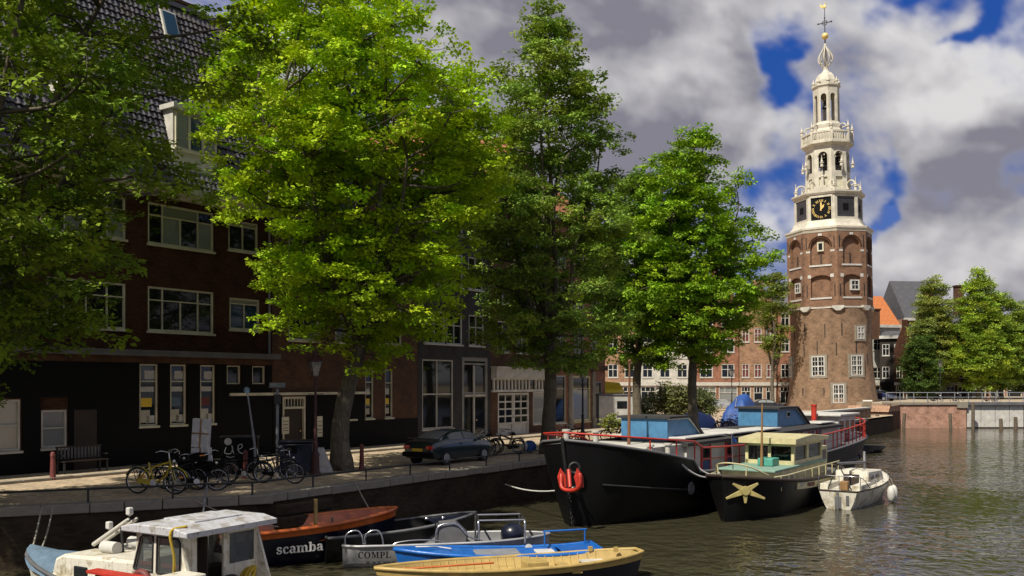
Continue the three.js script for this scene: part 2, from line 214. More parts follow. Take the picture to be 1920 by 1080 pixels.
// a house: front wall with real openings, solid body behind
function body(parent, w, h, depth, holes, m, outline) {
  return mesh('wall', [ext(outline ?? rect(0, w, 0, h), 0.28, 0, holes), B2(0.002, w - .002, 0, h, -depth, -0.275)], m, parent);
}
function sideRoof(parent, w, h, depth, rise, m, over = .25) {        // ridge along the street
  const p = [[over, -.05], [-depth / 2, rise], [-depth - over, -.05], [-depth - over, -.2], [over, -.2]];
  return mesh('roof', at(ext(p.map(([z, y]) => [z, y]), w - .01), 0.005, h + .12, 0, -Math.PI / 2), m, parent);
}
function frontRoof(parent, w, h, depth, rise, m, z0 = -.3) {          // gable to the street
  return mesh('roof', [ext([[-.1, -.02], [w / 2, rise], [w + .1, -.02], [w + .1, .14], [w / 2, rise + .18], [-.1, .14]], depth - .3).translate(0, h, z0), ext([[.02, -.01], [w / 2, rise - .02], [w - .02, -.01]], depth - .4).translate(0, h, z0 - .05)], m, parent);
}

// ---------- the brown brick apartment block ----------
{
  const X = t => t + 22, W = X(1.45), b = qthing('apartment_building', 'dark brown brick apartment block with cream windows and steep slate-grey tiled roof', 'building', -22, -11.5, ST);
  const big = [[.7, [.22, .49, .76]], [1, [.22, .76]]], small = [[.82, [.5]], [1, []]];
  const ws = [], add = (a, c, y0, y1, rows, o) => ws.push([X(a), X(c), y0, y1, rows, o]);
  for (const [a, c] of [[-13.6, -10.3], [-9.0, -5.86], [-4.88, -1.73]]) { add(a, c, 5.38, 7.15, big); add(a, c, 8.86, 10.5, big, { glass: (i, k) => k % 2 ? M.glassPale : M.glass }); }  // upper row: every other pane painted pale for reflected sky
  add(-.89, .75, 5.63, 7.0, small, { glass: (i, k) => i ? M.blind : M.glassBlue }); add(-.95, .66, 9.08, 10.38, small, { glass: (i, k) => i ? M.blind : M.glass });
  add(-20, -17, 5.38, 7.15, big); add(-20, -17, 8.86, 10.5, big);
  add(-10.9, -9.95, .92, 2.72, [[.5, []], [1, []]], { glass: M.blind, fr: M.offwhite }); add(-9.2, -8.24, .95, 2.32, [[.52, []], [1, []]], { glass: M.glassPale, fr: M.offwhite }); add(-13.6, -12.4, .92, 2.72, [[.5, []], [1, []]], { fr: M.offwhite });
  const tall = []; for (const [a, c] of [[-5.25, -4.44], [-3.85, -3.11], [-2.4, -1.67]]) { tall.push(ws.length); add(a, c, 1.6, 4.05, [[.72, []], [1, []]], { fr: M.cream, f: .06 }); }
  for (const [a, c] of [[-1.03, -.32], [.35, 1.05]]) add(a, c, 3.25, 4.05, [[1, []]], { f: .05, sill: false });
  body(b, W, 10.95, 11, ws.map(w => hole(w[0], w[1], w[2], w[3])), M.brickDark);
  ws.forEach((w, i) => { const m = win(b, ...w); if (tall.includes(i)) { const [x0, x1, y0] = w; for (const [fx, fy, fw, fh, c] of [[.12, 1.35, .75, .2, M.paper], [.35, 1.85, .55, .34, M.paper], [.15, .12, .5, .5, M.blind], [.45, .1, .45, .3, M.paper], [.15, .75, .6, .35, [M.maroon, M.plate, M.canvasBlue][i % 3]]]) mesh('poster', B2(x0 + (x1 - x0) * fx, x0 + (x1 - x0) * (fx + fw), y0 + fy, y0 + fy + fh, -.098, -.094), c, m); } });
  // ledge over the shop fronts and the cornice
  mesh('ledge', [B2(-.05, W, 4.36, 4.52, -.05, .62), B2(-.05, W, 4.52, 4.58, -.05, .66)], M.leadGrey, b); mesh('fascia', B2(0, W, 4.1, 4.36, -.02, .12), M.brickBrown, b);
  const g = X(-.95); mesh('sign_band', B2(g, W - .01, 2.74, 2.86, -.02, .14), M.cream, b);
  mesh('cornice', ext([[-.1, 10.75], [.75, 10.9], [.82, 10.95], [.82, 11.2], [.7, 11.22], [-.1, 11.25]], W + .1).applyMatrix4(new THREE.Matrix4().makeRotationY(-Math.PI / 2)).translate(-.05, 0, 0), M.offwhite, b);
  mesh('shopfront', [[0, X(-13.65)], [X(-12.35), X(-10.95)], [X(-9.9), X(-9.25)], [X(-8.19), X(-5.3)], [X(-4.39), X(-3.9)], [X(-3.06), X(-2.45)], [X(-1.62), X(-1.08)], [X(-.27), X(.3)], [X(1.1), W - .01]].map(([a, c]) => B2(a, c, .05, 4.1, 0, .05)).concat([B2(X(-13.65), X(-8.19), 2.78, 4.1, 0, .049), B2(X(-13.65), X(-8.19), .05, .82, 0, .049), B2(X(-5.3), X(-1.62), .05, 1.5, 0, .049), B2(X(-1.08), X(1.1), .05, 3.2, 0, .049)]), M.black, b); mesh('shop_door', B2(X(-8.0), X(-7.1), .05, 2.3, -.2, .07), M.darkWood, b); mesh('drain_pipe', CYL(.05, .05, 8.6, 8, W - .22, 4.6, .1), M.galv, b);
  // steep roof: deck, dormers, tiles
  const e0 = [-.0, 11.2], e1 = [-2.9, 20.0], sl = Math.hypot(2.9, 8.8), ang = Math.atan2(2.9, 8.8);
  const roof = mesh('roof', ext([[0, 11.15], [-2.9, 19.98], [-8.1, 19.98], [-11, 11.15]], W).applyMatrix4(new THREE.Matrix4().makeRotationY(-Math.PI / 2)).translate(0, 0, 0), M.slate, b);
  mesh('ridge', B2(0, W, 19.95, 20.15, -3.15, -2.75), M.tileGrey, roof);
  mesh('chimney', [B2(X(-1.35), X(.1), 19.5, 20.55, -4.4, -3.5), B2(X(-1.42), X(.17), 20.55, 20.68, -4.47, -3.43)], M.brickBrown, roof);
  for (const k of [-1.0, -.5]) mesh('chimney_pot', CYL(.13, .11, .35, 10, X(k), 20.68, -3.95), M.tileRed, roof);
  const tg = ready([grid(6, 2, (u, v) => [(u - .5) * .26, (v - .5) * .36, .02 + .09 * (1 - v) + .035 * Math.sin(u * 6.283)]), grid(6, 1, (u, v) => [(u - .5) * .26, -.18 + .004 * v, .03 + .035 * Math.sin(u * 6.283) + (v ? .08 : .03)])]); const near = [], far = [];
  const nx = Math.floor(W / .25), ny = Math.floor(sl / .31);
  const dorm = (x, y) => [[-3.5, -1.3], [-8.4, -6.2], [-13.4, -11.2]].some(([a, c]) => x > X(a) - .1 && x < X(c) + .1 && y > .9 && y < 4.1);
  for (let i = 0; i < nx; i++) for (let j = 0; j < ny; j++) { const x = .14 + i * .25, y = .18 + j * .31; if (dorm(x, y)) continue; (x > X(-5.6) && y > 4.9 ? near : far).push([x, y]); }
  const place = (o, [x, y]) => { o.position.set(x + rr(-.012, .012), e0[1] + y * Math.cos(ang) + rr(-.012, .012), e0[0] - y * Math.sin(ang) + .02 + rr(0, .018)); o.rotation.set(-ang + rr(-.05, .05), rr(-.05, .05), rr(-.03, .03)); };
  const tm = [[.085, .08, .10], [.12, .11, .13], [.055, .05, .065], [.085, .075, .07], [.10, .085, .09]].map(c => mat(c, .55, { map: sized(TXm, .3) }));
  near.slice().sort((p, q) => q[0] - p[0]).forEach((p, i) => { if (i < 300) place(mesh('roof_tile', tg, tm[Math.floor(R() * 5)], roof), p); else far.push(p); });
  const im = new THREE.InstancedMesh(tg, tm[0], far.length), dm = new THREE.Object3D(); far.forEach((p, i) => { place(dm, p); dm.updateMatrix(); im.setMatrixAt(i, dm.matrix); im.setColorAt(i, new THREE.Color().setScalar(rr(.6, 1.4))); }); im.name = 'roof_tiles'; im.userData.kind = 'stuff'; roof.add(im);
  for (const [a, c] of [[-3.5, -1.3], [-8.4, -6.2], [-13.4, -11.2]]) { const d = mesh('dormer', [B2(X(a), X(c), 11.9, 14.6, -2.3, -.32), B2(X(a) - .15, X(c) + .15, 14.6, 14.8, -2.6, -.05)], M.offwhite, b); const fr = [], gl = []; for (let k = 0; k < 3; k++) { const xa = X(a) + .15 + k * (c - a - .2) / 3, xb = xa + (c - a - .2) / 3 - .1; mesh('pane', B2(xa, xb, 13.1, 14.4, -.34, -.30), k % 2 ? M.glassBlue : M.glassPale, d); fr.push(B2(xa - .06, xa - .005, 13.0, 14.5, -.34, -.24), B2(xb + .005, xb + .04, 13.0, 14.5, -.34, -.24)); } mesh('frame', [...fr, B2(X(a), X(c), 12.9, 13.0, -.34, -.2)], M.cream, d); }
  const sk = mesh('skylight', at(RB(.8, 1.3, .2, .03), X(-2.15), 18.9, -2.45, 0, -ang), M.offwhite, roof); mesh('pane', at(BOX(.6, 1.1, .05), X(-2.15), 18.93, -2.34, 0, -ang), M.glassBlue, sk);
}
{ // low dark shop building beside it, taller brick above
  const T0 = 1.48, W = 10.2, b = qthing('shop_building', 'dark brick house with black shopfront and long cream sign band', 'building', T0, -11.5, ST), X = t => t - T0;
  const ws = []; for (const y of [5.3, 8.6, 11.8]) for (const x of [1.0, 4.0, 7.0]) ws.push([x, x + 1.9, y, y + 1.9, [[.7, [.5]], [1, [.5]]], {}]);
  ws.push([X(7.6), X(8.19), 1.5, 4.05, [[.72, []], [1, []]], { f: .05 }], [X(9.08), X(9.66), 1.5, 4.0, [[.72, []], [1, []]], { f: .05 }], [X(6.3), X(6.9), 1.5, 4.05, [[.72, []], [1, []]], { f: .05 }]);
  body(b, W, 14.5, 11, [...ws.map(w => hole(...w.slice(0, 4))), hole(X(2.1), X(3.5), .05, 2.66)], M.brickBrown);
  ws.forEach((w, i) => { const m = win(b, ...w); if (i > 8) for (const [fy, c] of [[.2, M.blind], [.7, M.plate], [1.2, M.paper]]) mesh('poster', B2(w[0] + .08, w[0] + .4, w[2] + fy, w[2] + fy + .3, -.098, -.094), c, m); });
  const d = mesh('door', [B2(X(2.2), X(3.4), .05, 2.1, -.2, -.1)], M.darkWood, b); mesh('frame', [B2(X(2.1), X(2.2), .05, 2.66, -.2, .02), B2(X(3.4), X(3.5), .05, 2.66, -.2, .02), B2(X(2.2), X(3.4), 2.1, 2.2, -.2, .02), B2(X(2.2), X(3.4), 2.56, 2.66, -.2, .02)], M.cream, d); mesh('fanlight', B2(X(2.2), X(3.4), 2.2, 2.56, -.14, -.1), M.glass, d); mesh('fanlight_bars', [0, 1, 2, 3, 4, 5].map(k => B2(X(2.3) + k * .19, X(2.34) + k * .19, 2.2, 2.56, -.1, -.05)), M.cream, d); mesh('handle', SPH(.04, X(3.25), 1.05, -.06), M.gold, d);
  mesh('shopfront', [B2(.02, X(2.05), .05, 2.72, 0, .05), B2(X(3.55), X(7.5), .05, 2.72, 0, .05), B2(X(7.5), W, .05, 1.4, 0, .05)], M.black, b);
  mesh('sign_band', B2(0.02, X(7.79), 2.74, 2.86, -.02, .15), M.cream, b);
  sideRoof(b, W, 14.5, 11, 4, M.tileRed);
  mesh('cornice', B2(0, W, 14.2, 14.6, -.1, .35), M.offwhite, b);
}
for (const [t, w, h, y, l] of [[2.15, .42, .78, 1.35, 'cream notice board hanging beside the shop door frame'], [4.3, .34, .98, 1.22, 'narrow cream notice board on the black shopfront right of the door']]) { const q = qthing('notice_board', l, 'sign', t, -11.36, ST + y); mesh('board', RB(w, h, .04, .008), M.cream, q); mesh('lines', [.25, .05, -.15, -.3].map(k => B2(-w * .35, w * .35, k * h - .015, k * h + .015, .018, .024)), M.darkWood, q); mesh('bracket', B2(-.03, .03, -.05, .05, -.08, -.018), M.iron, q); }
{ // dark grey house with tall windows
  const T0 = 11.7, W = 6.82, b = qthing('grey_house', 'dark grey brick canal house with big shop window and pale tall door', 'building', T0, -11.5, ST), X = t => t - T0;
  const ws = [[X(12.1), X(14.85), .75, 4.6, [[.5, [.48]], [1, [.48]]], { fr: M.offwhite, b: .07, glass: (i, k) => M.glass }], [X(12.3), X(14.1), 5.5, 7.3, [[.6, [.5]], [1, [.5]]], { fr: M.white }], [X(14.25), X(15.7), 5.5, 7.3, [[.6, [.5]], [1, [.5]]], { fr: M.white }], [X(16.35), X(17.85), 5.5, 7.3, [[.6, [.5]], [1, [.5]]], { fr: M.white }]];
  for (const y of [8.8, 11.8]) for (const x of [.6, 2.6, 4.6]) ws.push([x, x + 1.45, y, y + 1.9, [[.6, [.5]], [1, [.5]]], { fr: M.white }]);
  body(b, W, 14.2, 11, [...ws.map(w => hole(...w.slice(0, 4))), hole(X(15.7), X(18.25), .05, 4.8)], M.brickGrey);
  ws.forEach(w => win(b, ...w));
  const d = win(b, X(15.7), X(18.25), .05, 4.8, [[.52, [.46]], [.56, []], [.92, [.46]], [1, []]], { fr: M.greyPaint, f: .22, b: .11, sill: false, name: 'door' }); mesh('cross_frame', [B2(X(16.78), X(16.92), .3, 4.3, -.03, .02), B2(X(15.95), X(18.0), 2.5, 2.62, -.03, .02)], M.offwhite, d); mesh('handle', SPH(.05, X(17.1), 1.1, 0), M.gold, d);
  frontRoof(b, W, 14.2, 11, 4.4, M.tileRed); mesh('gable', ext([[0, 14.2], [W, 14.2], [W - 1, 15.6], [W - 1.6, 15.6], [W / 2 + .9, 18.6], [W / 2 + .9, 19.6], [W / 2 - .9, 19.6], [W / 2 - .9, 18.6], [1.6, 15.6], [1, 15.6]], .35), M.brickGrey, b);
}
{ // white shop with french doors
  const T0 = 18.54, W = 6.8, b = qthing('shop_house', 'brown brick house with white painted shopfront and glazed french doors', 'building', T0, -11.5, ST), X = t => t - T0;
  const ws = []; for (const y of [5.2, 8.2, 11.2]) for (const x of [.7, 2.8, 4.9]) ws.push([x, x + 1.3, y, y + 1.9, [[.6, [.5]], [1, [.5]]], { fr: M.white }]);
  ws.push([X(23.25), X(25.1), .65, 2.72, [[1, []]], { fr: M.white, glass: M.glassPale }]);
  body(b, W, 14, 11, [...ws.map(w => hole(...w.slice(0, 4))), hole(X(19.3), X(22.8), .05, 2.7)], M.brickBrown); ws.forEach(w => win(b, ...w));
  for (const k of [0, 1]) { const x0 = X(19.32) + k * 1.74; const d = win(b, x0, x0 + 1.72, .06, 2.68, [[.28, []], [.45, [.5]], [.62, [.5]], [.79, [.5]], [1, [.5]]], { fr: M.white, f: .13, b: .09, sill: false, name: 'french_door', glass: i => i ? M.glass : M.white }); mesh('handle', BOX(.04, .16, .06, x0 + (k ? .08 : 1.64), 1.2, 0), M.chrome, d); }
  // awning box with slots
  mesh('shop_fascia', [B2(.05, W - .05, 3.62, 4.2, 0, .42), B2(.0, W, 4.2, 4.3, -.05, .5)], M.white, b);
  const slot = []; for (let k = 0; k < 17; k++) { if (k === 11) continue; slot.push(B2(.15 + k * .39, .30 + k * .39, 2.86, 3.6, -.05, .12)); } mesh('transom_bars', [...slot, B2(.05, W - .05, 2.74, 2.88, -.02, .14), B2(.05, W - .05, 3.5, 3.63, -.02, .2)], M.white, b); mesh('transom_glass', B2(.05, W - .05, 2.88, 3.5, -.02, .02), M.glass, b);
  frontRoof(b, W, 14, 11, 5.0, M.tileRed); mesh('gable', ext([[0, 14], [W, 14], [W / 2 + 1.2, 17.4], [W / 2 + 1.0, 19], [W / 2 - 1.0, 19], [W / 2 - 1.2, 17.4]], .35), M.brickBrown, b); mesh('cornice', B2(0, W, 13.9, 14.1, -.1, .2), M.offwhite, b);
}
{ // end house
  const T0 = 25.38, W = 7.6, b = qthing('corner_house', 'red brown brick corner house with yellow framed window and pale stone piers', 'building', T0, -11.5, ST), X = t => t - T0;
  const ws = [[X(28.24), X(30.8), .6, 3.8, [[.72, []], [1, []]], { fr: M.tugCream, f: .16, glass: i => i ? M.glass : M.glassPale }], [.5, 2.0, .6, 3.8, [[.72, []], [1, []]], { fr: M.offwhite }], [6.0, 7.1, .1, 3.4, [[.75, []], [1, []]], { fr: M.greyPaint, sill: false }]];
  for (const y of [5.1, 8.1, 11.1]) for (const x of [.7, 3.1, 5.5]) ws.push([x, x + 1.35, y, y + 1.95, [[.6, [.5]], [1, [.5]]], { fr: M.white }]);
  body(b, W, 14.4, 9, ws.map(w => hole(...w.slice(0, 4))), M.brickRed); ws.forEach(w => win(b, ...w));
  for (const x of [2.3, 5.55]) mesh('pier', [B2(x, x + .42, 0, 4.1, -.02, .12), B2(x - .05, x + .47, 0, .8, -.02, .2)], M.stone, b);
  mesh('string_course', B2(-.03, W + .03, 4.2, 4.55, -.05, .22), M.brickBrown, b); mesh('cornice', B2(-.03, W + .05, 14.2, 14.6, -.1, .35), M.offwhite, b); sideRoof(b, W, 14.4, 9, 3.6, M.tileRed);
  const sw = []; for (const y of [5.1, 8.1, 11.1]) for (const z of [-3, -6]) sw.push([z, y]); for (const [z, y] of sw) { const q = mesh('side_window', at(BOX(1.1, 1.8, .08), W + .02, y + .9, z, Math.PI / 2), M.white, b); mesh('pane', at(BOX(.9, 1.6, .04), W + .06, y + .9, z, Math.PI / 2), M.glass, q); }
}
// ---------- houses over the far water ----------
function farHouse(o) {                                               // front centre at x, depth; facing turn
  const { x, d, w, h, m, cols = 3, roof, rm, base = M.offwhite, label, turn = 0, g = 3.4, name = 'canal_house', fr = M.white, gm, y = ST, glass = M.glass, wh = 1.75, group } = o;
  const b = thing(name, label, 'house', [x, y, -d], turn, group), ws = [], cw = w / cols, n = Math.max(1, Math.floor((h - g - .3) / 3));
  for (let i = 0; i < n; i++) for (let k = 0; k < cols; k++) ws.push([-w / 2 + cw * (k + .5) - cw * .3, -w / 2 + cw * (k + .5) + cw * .3, g + .6 + i * ((h - g) / n), g + .6 + i * ((h - g) / n) + wh, [[.6, [.5]], [1, [.5]]], { fr, f: .1, b: .08, glass }]);
  for (let k = 0; k < cols; k++) ws.push([-w / 2 + cw * k + .22, -w / 2 + cw * (k + 1) - .12, k === 1 ? .06 : .6, g - .55, [[.7, k === 1 ? [] : [.5]], [1, [.33, .66]]], { fr: base, f: .12, b: .08, sill: k !== 1, name: k === 1 ? 'door' : 'window', glass: o.shopGlass ?? glass }]);
  const wall = [[...rect(-w / 2, w / 2, 0, h)]];
  mesh('wall', [ext(rect(-w / 2, w / 2, 0, h), .28, 0, ws.map(q => hole(...q.slice(0, 4)))), B2(-w / 2 + .002, w / 2 - .002, 0, h, -9, -.275)], m, b);
  ws.forEach(q => win(b, ...q)); mesh('shop_band', B2(-w / 2, w / 2, g - .45, g, -.02, .16), base, b);
  if (roof === 'gable') { const rise = o.rise ?? w * .75; mesh('gable', ext([[-w / 2, h], [w / 2, h], [w / 2, h + .4], [w * .3, h + rise * .55], [w * .14, h + rise * .8], [w * .14, h + rise + .5], [-w * .14, h + rise + .5], [-w * .14, h + rise * .8], [-w * .3, h + rise * .55], [-w / 2, h + .4]], .35), gm ?? m, b); frontRoof(b, w, h, 9, rise, rm).position.x = -w / 2; }
  else { mesh('cornice', B2(-w / 2 - .04, w / 2 + .04, h - .25, h + .2, -.1, .4), M.white, b); sideRoof(b, w, h, 9, o.rise ?? 2.6, rm).position.x = -w / 2; }
  return b;
}
const far = 'canal houses beyond the square';
farHouse({ x: 13.2, d: 122, w: 6.5, h: 13.5, m: M.brickTan, roof: 'gable', rm: M.tileRed, label: 'pale tan brick house seen between the two thin trunks', group: far });
farHouse({ x: 20.0, d: 122, w: 6.8, h: 12.5, m: M.offwhite, roof: 'flat', rm: M.tileRed, label: 'pale plastered house behind the garden bushes', group: far });
farHouse({ x: 26.6, d: 121, w: 5.6, h: 13.2, m: M.brickRed, roof: 'gable', rm: M.tileRed, label: 'red brick house with white ground floor behind the silver car', group: far, cols: 2, shopGlass: M.glassPale });
farHouse({ x: 31.9, d: 121, w: 4.8, h: 12.6, m: M.brickTan, roof: 'gable', rm: M.slate, label: 'tan brick house with red shutters and cream shopfront', group: far, glass: M.maroon, shopGlass: M.glass });
farHouse({ x: 37.3, d: 121, w: 5.6, h: 13.4, m: M.brickRed, roof: 'flat', rm: M.leadGrey, label: 'red brick house beside the brick tower with white shop windows', group: far });
farHouse({ x: 6.3, d: 123, w: 7, h: 11.5, m: M.brickBrown, roof: 'flat', rm: M.tileRed, label: 'brown brick house beyond the corner house and yellow kiosk', group: far });
const right = 'houses right of the tower';
farHouse({ x: 57.0, d: 140, w: 3.4, h: 10.2, m: M.brickBlack, cols: 2, roof: 'flat', rise: 1, rm: M.slate, label: 'narrow black brick house against the tower edge', group: right, turn: -.5, base: M.black });
farHouse({ x: 58.3, d: 138.5, w: 2.9, h: 8.0, m: M.brickDark, cols: 2, roof: 'gable', rise: 4.2, rm: M.slate, label: 'small dark gabled house with pointed white edged gable', group: right, turn: -.5, base: M.offwhite, fr: M.cream });
farHouse({ x: 58.4, d: 146, w: 5.4, h: 12.2, m: M.white, cols: 2, roof: 'flat', rise: 5, rm: M.tileOrange, label: 'white house with bright orange tiled roof right of the tower', group: right, turn: .25 });
farHouse({ x: 61.6, d: 137.6, w: 3.6, h: 13.2, m: M.brickBlack, cols: 2, roof: 'gable', rise: 3.0, rm: M.slate, label: 'tall dark house with white topped neck gable', group: right, turn: -.5, gm: M.brickDark, base: M.leadGrey });
farHouse({ x: 65.8, d: 148, w: 7.6, h: 13.4, m: M.brickTan, cols: 3, roof: 'flat', rise: 6.4, rm: M.slate, label: 'tan house under a big dark grey roof with chimney', group: right, turn: .12 });
farHouse({ x: 65.0, d: 136.6, w: 4.2, h: 8.6, m: M.brickDark, cols: 2, roof: 'flat', rise: 3.4, rm: M.tileOrange, label: 'low dark house with small orange roof beside the trees', group: right, turn: -.3 });
for (const [x, w, h, m, l] of [[76, 8, 13, M.brickTan, 'tan brick house behind the trees at the far street'], [85, 8, 12, M.brickRed, 'red brick house behind the tall trees at the frame edge']]) farHouse({ x, d: 158, w, h, m, roof: 'flat', rm: M.slate, label: l, group: right, turn: -.2 });
for (const [x, d, y, l] of [[55.6, 143, 16.6, 'brick chimney stack on the orange roofed house'], [64.2, 144, 20.0, 'brick chimney stack left on the big grey roof'], [69.4, 145, 20.4, 'tall brick chimney stack on the right end of the grey roof']]) { const c = thing('chimney_stack', l, 'chimney', [x, y - 3.0, -d]); mesh('stack', B2(-.6, .6, -2, 2.4, -.5, .5), M.brickBrown, c); mesh('cap', B2(-.72, .72, 2.4, 2.65, -.62, .62), M.brickDark, c); }
// ---------- the leaning brick tower ----------
{
  const T = thing('clock_tower', 'leaning octagonal brick tower with white openwork spire and clock', 'tower', [39.75, ST, -115.8], -0.548);
  T.rotation.set(0, -0.548, 0); T.rotateOnWorldAxis(V(0, 0, 1), 0.0195);
  const F = (k, g) => g.applyMatrix4(new THREE.Matrix4().makeRotationY(k * Math.PI / 4));     // turn a front-face piece to face k
  const ap = r => r * Math.cos(Math.PI / 8), sd = r => 2 * r * Math.sin(Math.PI / 8);
  // round foot
  mesh('drum', [new THREE.LatheGeometry([[5.55, -1.2], [5.5, .3], [5.15, 2.2], [4.9, 4.6], [4.82, 6], [4.78, 12.6]].map(p => new THREE.Vector2(...p)), 64)], M.brickDrum, T);
  const cross = (ang, y, w, h, r, rows = [[.5, [.5]], [1, [.5]]]) => { const q = new THREE.Group(); const fr = mesh('window', [ext(rect(-w / 2 - .28, w / 2 + .28, y - .22, y + h + .2), .3, 0, [rect(-w / 2, w / 2, y, y + h)])].map(g => g.translate(0, 0, .06)), M.stone, T); fr.position.set(Math.sin(ang) * r, 0, Math.cos(ang) * r); fr.rotation.y = ang; const gs = [], b = .11; gs.push(B2(-w / 2, w / 2, y, y + b, -.2, .1), B2(-w / 2, w / 2, y + h - b, y + h, -.2, .1), B2(-w / 2, -w / 2 + b, y + b, y + h - b, -.2, .1), B2(w / 2 - b, w / 2, y + b, y + h - b, -.2, .1), B2(-.07, .07, y + b, y + h - b, -.2, .12), B2(-w / 2 + b, w / 2 - b, y + h * .5 - .07, y + h * .5 + .07, -.2, .115)); for (const f of [.25, .75]) gs.push(B2(-w / 2 + b, w / 2 - b, y + h * f - .025, y + h * f + .025, -.1, .05)); for (const s of [-1, 1]) gs.push(B2(s * w * .25 - .025, s * w * .25 + .025, y + b, y + h - b, -.1, .055)); mesh('frame', gs, M.white, fr); for (const sx of [0, 1]) for (const sy of [0, 1]) mesh('pane', B2(-w / 2 + .05 + sx * w / 2, -.05 + sx * w / 2, y + .05 + sy * h / 2, y - .05 + (sy + 1) * h / 2, -.12, -.02), M.glass, fr); return fr; };
  const A = d => (d + 12.5) * Math.PI / 180;
  cross(A(-17.5), 4.15, 1.55, 2.4, 4.93); cross(A(35), 4.15, 1.55, 2.4, 4.93); cross(A(8), 0.95, 1.25, 2.2, 5.28); cross(A(44), 8.5, 1.1, 1.5, 4.84); cross(A(-75), 4.15, 1.5, 2.4, 4.93);
  // iron wall ties
  const tie = ready([B2(-.045, .045, -.75, .75, -.04, .05)]), ties = [[-38, 9.8], [-8, 9.6], [-40, 7.2], [-19, 7.6], [7, 7.4], [36, 7.6], [-40, 2.0], [-10, 2.0], [15, 9.7], [58, 6], [-62, 9.5], [62, 10]];
  for (const [d, y] of ties) { const a = A(d), r = (y < 4 ? 5.18 : 4.82); const m = mesh('wall_tie', tie, M.iron, T); m.position.set(Math.sin(a) * r, y, Math.cos(a) * r); m.rotation.y = a; }
  // brick octagon: recessed fields with arches
  const R1 = 5.08, s1 = sd(R1), a1 = ap(R1), w = 1.17;
  mesh('octagon_core', [new THREE.CylinderGeometry(R1 - .42, R1 - .42, 9, 8, 1, false, Math.PI / 8).translate(0, 16.9, 0)].map(flat), M.brickTower, T);
  const panel = ext([[-s1 / 2, 12.4], [s1 / 2, 12.4], [s1 / 2, 21.5], [-s1 / 2, 21.5]], .36, 0, [archRect(-w, w, 17.45, 20.8, 10), [[-w, 13.55], [w, 13.55], [w, 15.95], [w * .5, 16.2], [0, 16.28], [-w * .5, 16.2], [-w, 15.95]]]);
  for (let k = 0; k < 8; k++) {
    const P = mesh('brick_face', F(k, panel.clone().translate(0, 0, a1)), M.brickTower, T);
    const band = [];
    for (const [y, hh, ww] of [[17.3, .2, 2 * w + .3], [13.38, .2, 2 * w + .2]]) band.push(B2(-ww / 2, ww / 2, y, y + hh, a1 - .1, a1 + .09));
    for (const x of [-w - .25, w + .25]) { band.push(B2(x - .24, x + .24, 19.0, 19.22, a1 - .1, a1 + .03)); band.push(B2(x * .93 - .2, x * .93 + .2, 15.95, 16.35, a1 - .1, a1 + .04)); }
    band.push(B2(-.22, .22, 20.9, 21.25, a1 - .1, a1 + .04), B2(-s1 / 2 + .9, -s1 / 2 + .98, 12.4, 12.5, a1 - .1, a1 + .05));
    mesh('stone_trim', band.map(g => F(k, g)), M.white, P);
    const arch = []; for (let i = 0; i <= 10; i++) { const t = i / 10 * Math.PI; arch.push([w * 1.12 * Math.cos(t), 20.8 - w + w * 1.12 * Math.sin(t), a1 + .02]); } mesh('arch_moulding', F(k, tube(arch, .07, 5)), M.brickDark, P);
    for (const x of [-s1 / 2 + .32, s1 / 2 - .32]) for (const y of [14.4, 20.2]) mesh('wall_tie', F(k, B2(x - .045, x + .045, y - .7, y + .7, a1 - .02, a1 + .06)), M.iron, P);
    for (const x of [-.02]) mesh('slit', F(k, B2(-.05, .05, 17.6, 18.9, a1 - .42, a1 - .3)), M.iron, P);
    const sw = k === 0 ? [0, 19.7, .45, .8] : k === 7 ? [.1, 15.0, .8, .95] : k === 1 ? [.5, 15.0, .85, .95] : null;
    if (sw) { const [x, y, ww, hh] = sw; const q = mesh('window', F(k, ext(rect(x - ww / 2 - .16, x + ww / 2 + .16, y - hh / 2 - .16, y + hh / 2 + .16), .3, 0, [rect(x - ww / 2, x + ww / 2, y - hh / 2, y + hh / 2)]).translate(0, 0, a1 - .12)), k ? M.white : M.cream, P); mesh('pane', F(k, B2(x - ww / 2, x + ww / 2, y - hh / 2, y + hh / 2, a1 - .4, a1 - .2)), M.glass, q); if (k) mesh('glazing_bar', F(k, [B2(x - .04, x + .04, y - hh / 2, y + hh / 2, a1 - .22, a1 - .16), B2(x - ww / 2, x + ww / 2, y - .04, y + .04, a1 - .22, a1 - .165)].reduce((a, b) => merged([a, b]))), M.white, q); }
  }
  for (let k = 0; k < 8; k++) mesh('corbel', F(k, at(ext([[-.7, .35], [.7, .35], [.7, .12], [.25, -.25], [-.25, -.25], [-.7, .12]], .5), 0, 12.2, 0).applyMatrix4(new THREE.Matrix4().makeTranslation(0, 0, R1 + .03)).applyMatrix4(new THREE.Matrix4().makeRotationY(Math.PI / 8))), M.offwhite, T);
  for (let k = 0; k < 8; k++) mesh('ledge', F(k, B2(-s1 / 2 + .75, s1 / 2 - .75, 12.28, 12.44, a1 - .3, a1 + .1)), M.offwhite, T);
  // white cornice and clock stage
  const r8 = x => x / Math.cos(Math.PI / 8);
  mesh('cornice', lathe8([[4.4, 21.4], [5.12, 21.42], [5.2, 21.7], [5.3, 21.8], [5.3, 22.02], [4.75, 22.15], [4.4, 22.5], [4.2, 23.0], [3.9, 23.05]]), M.towerWhite, T);
  const R2 = 4.08, a2 = ap(R2), s2 = sd(R2);
  mesh('clock_stage', lathe8([[R2 - .3, 22.6], [R2 - .3, 26.4]]), M.slate, T);
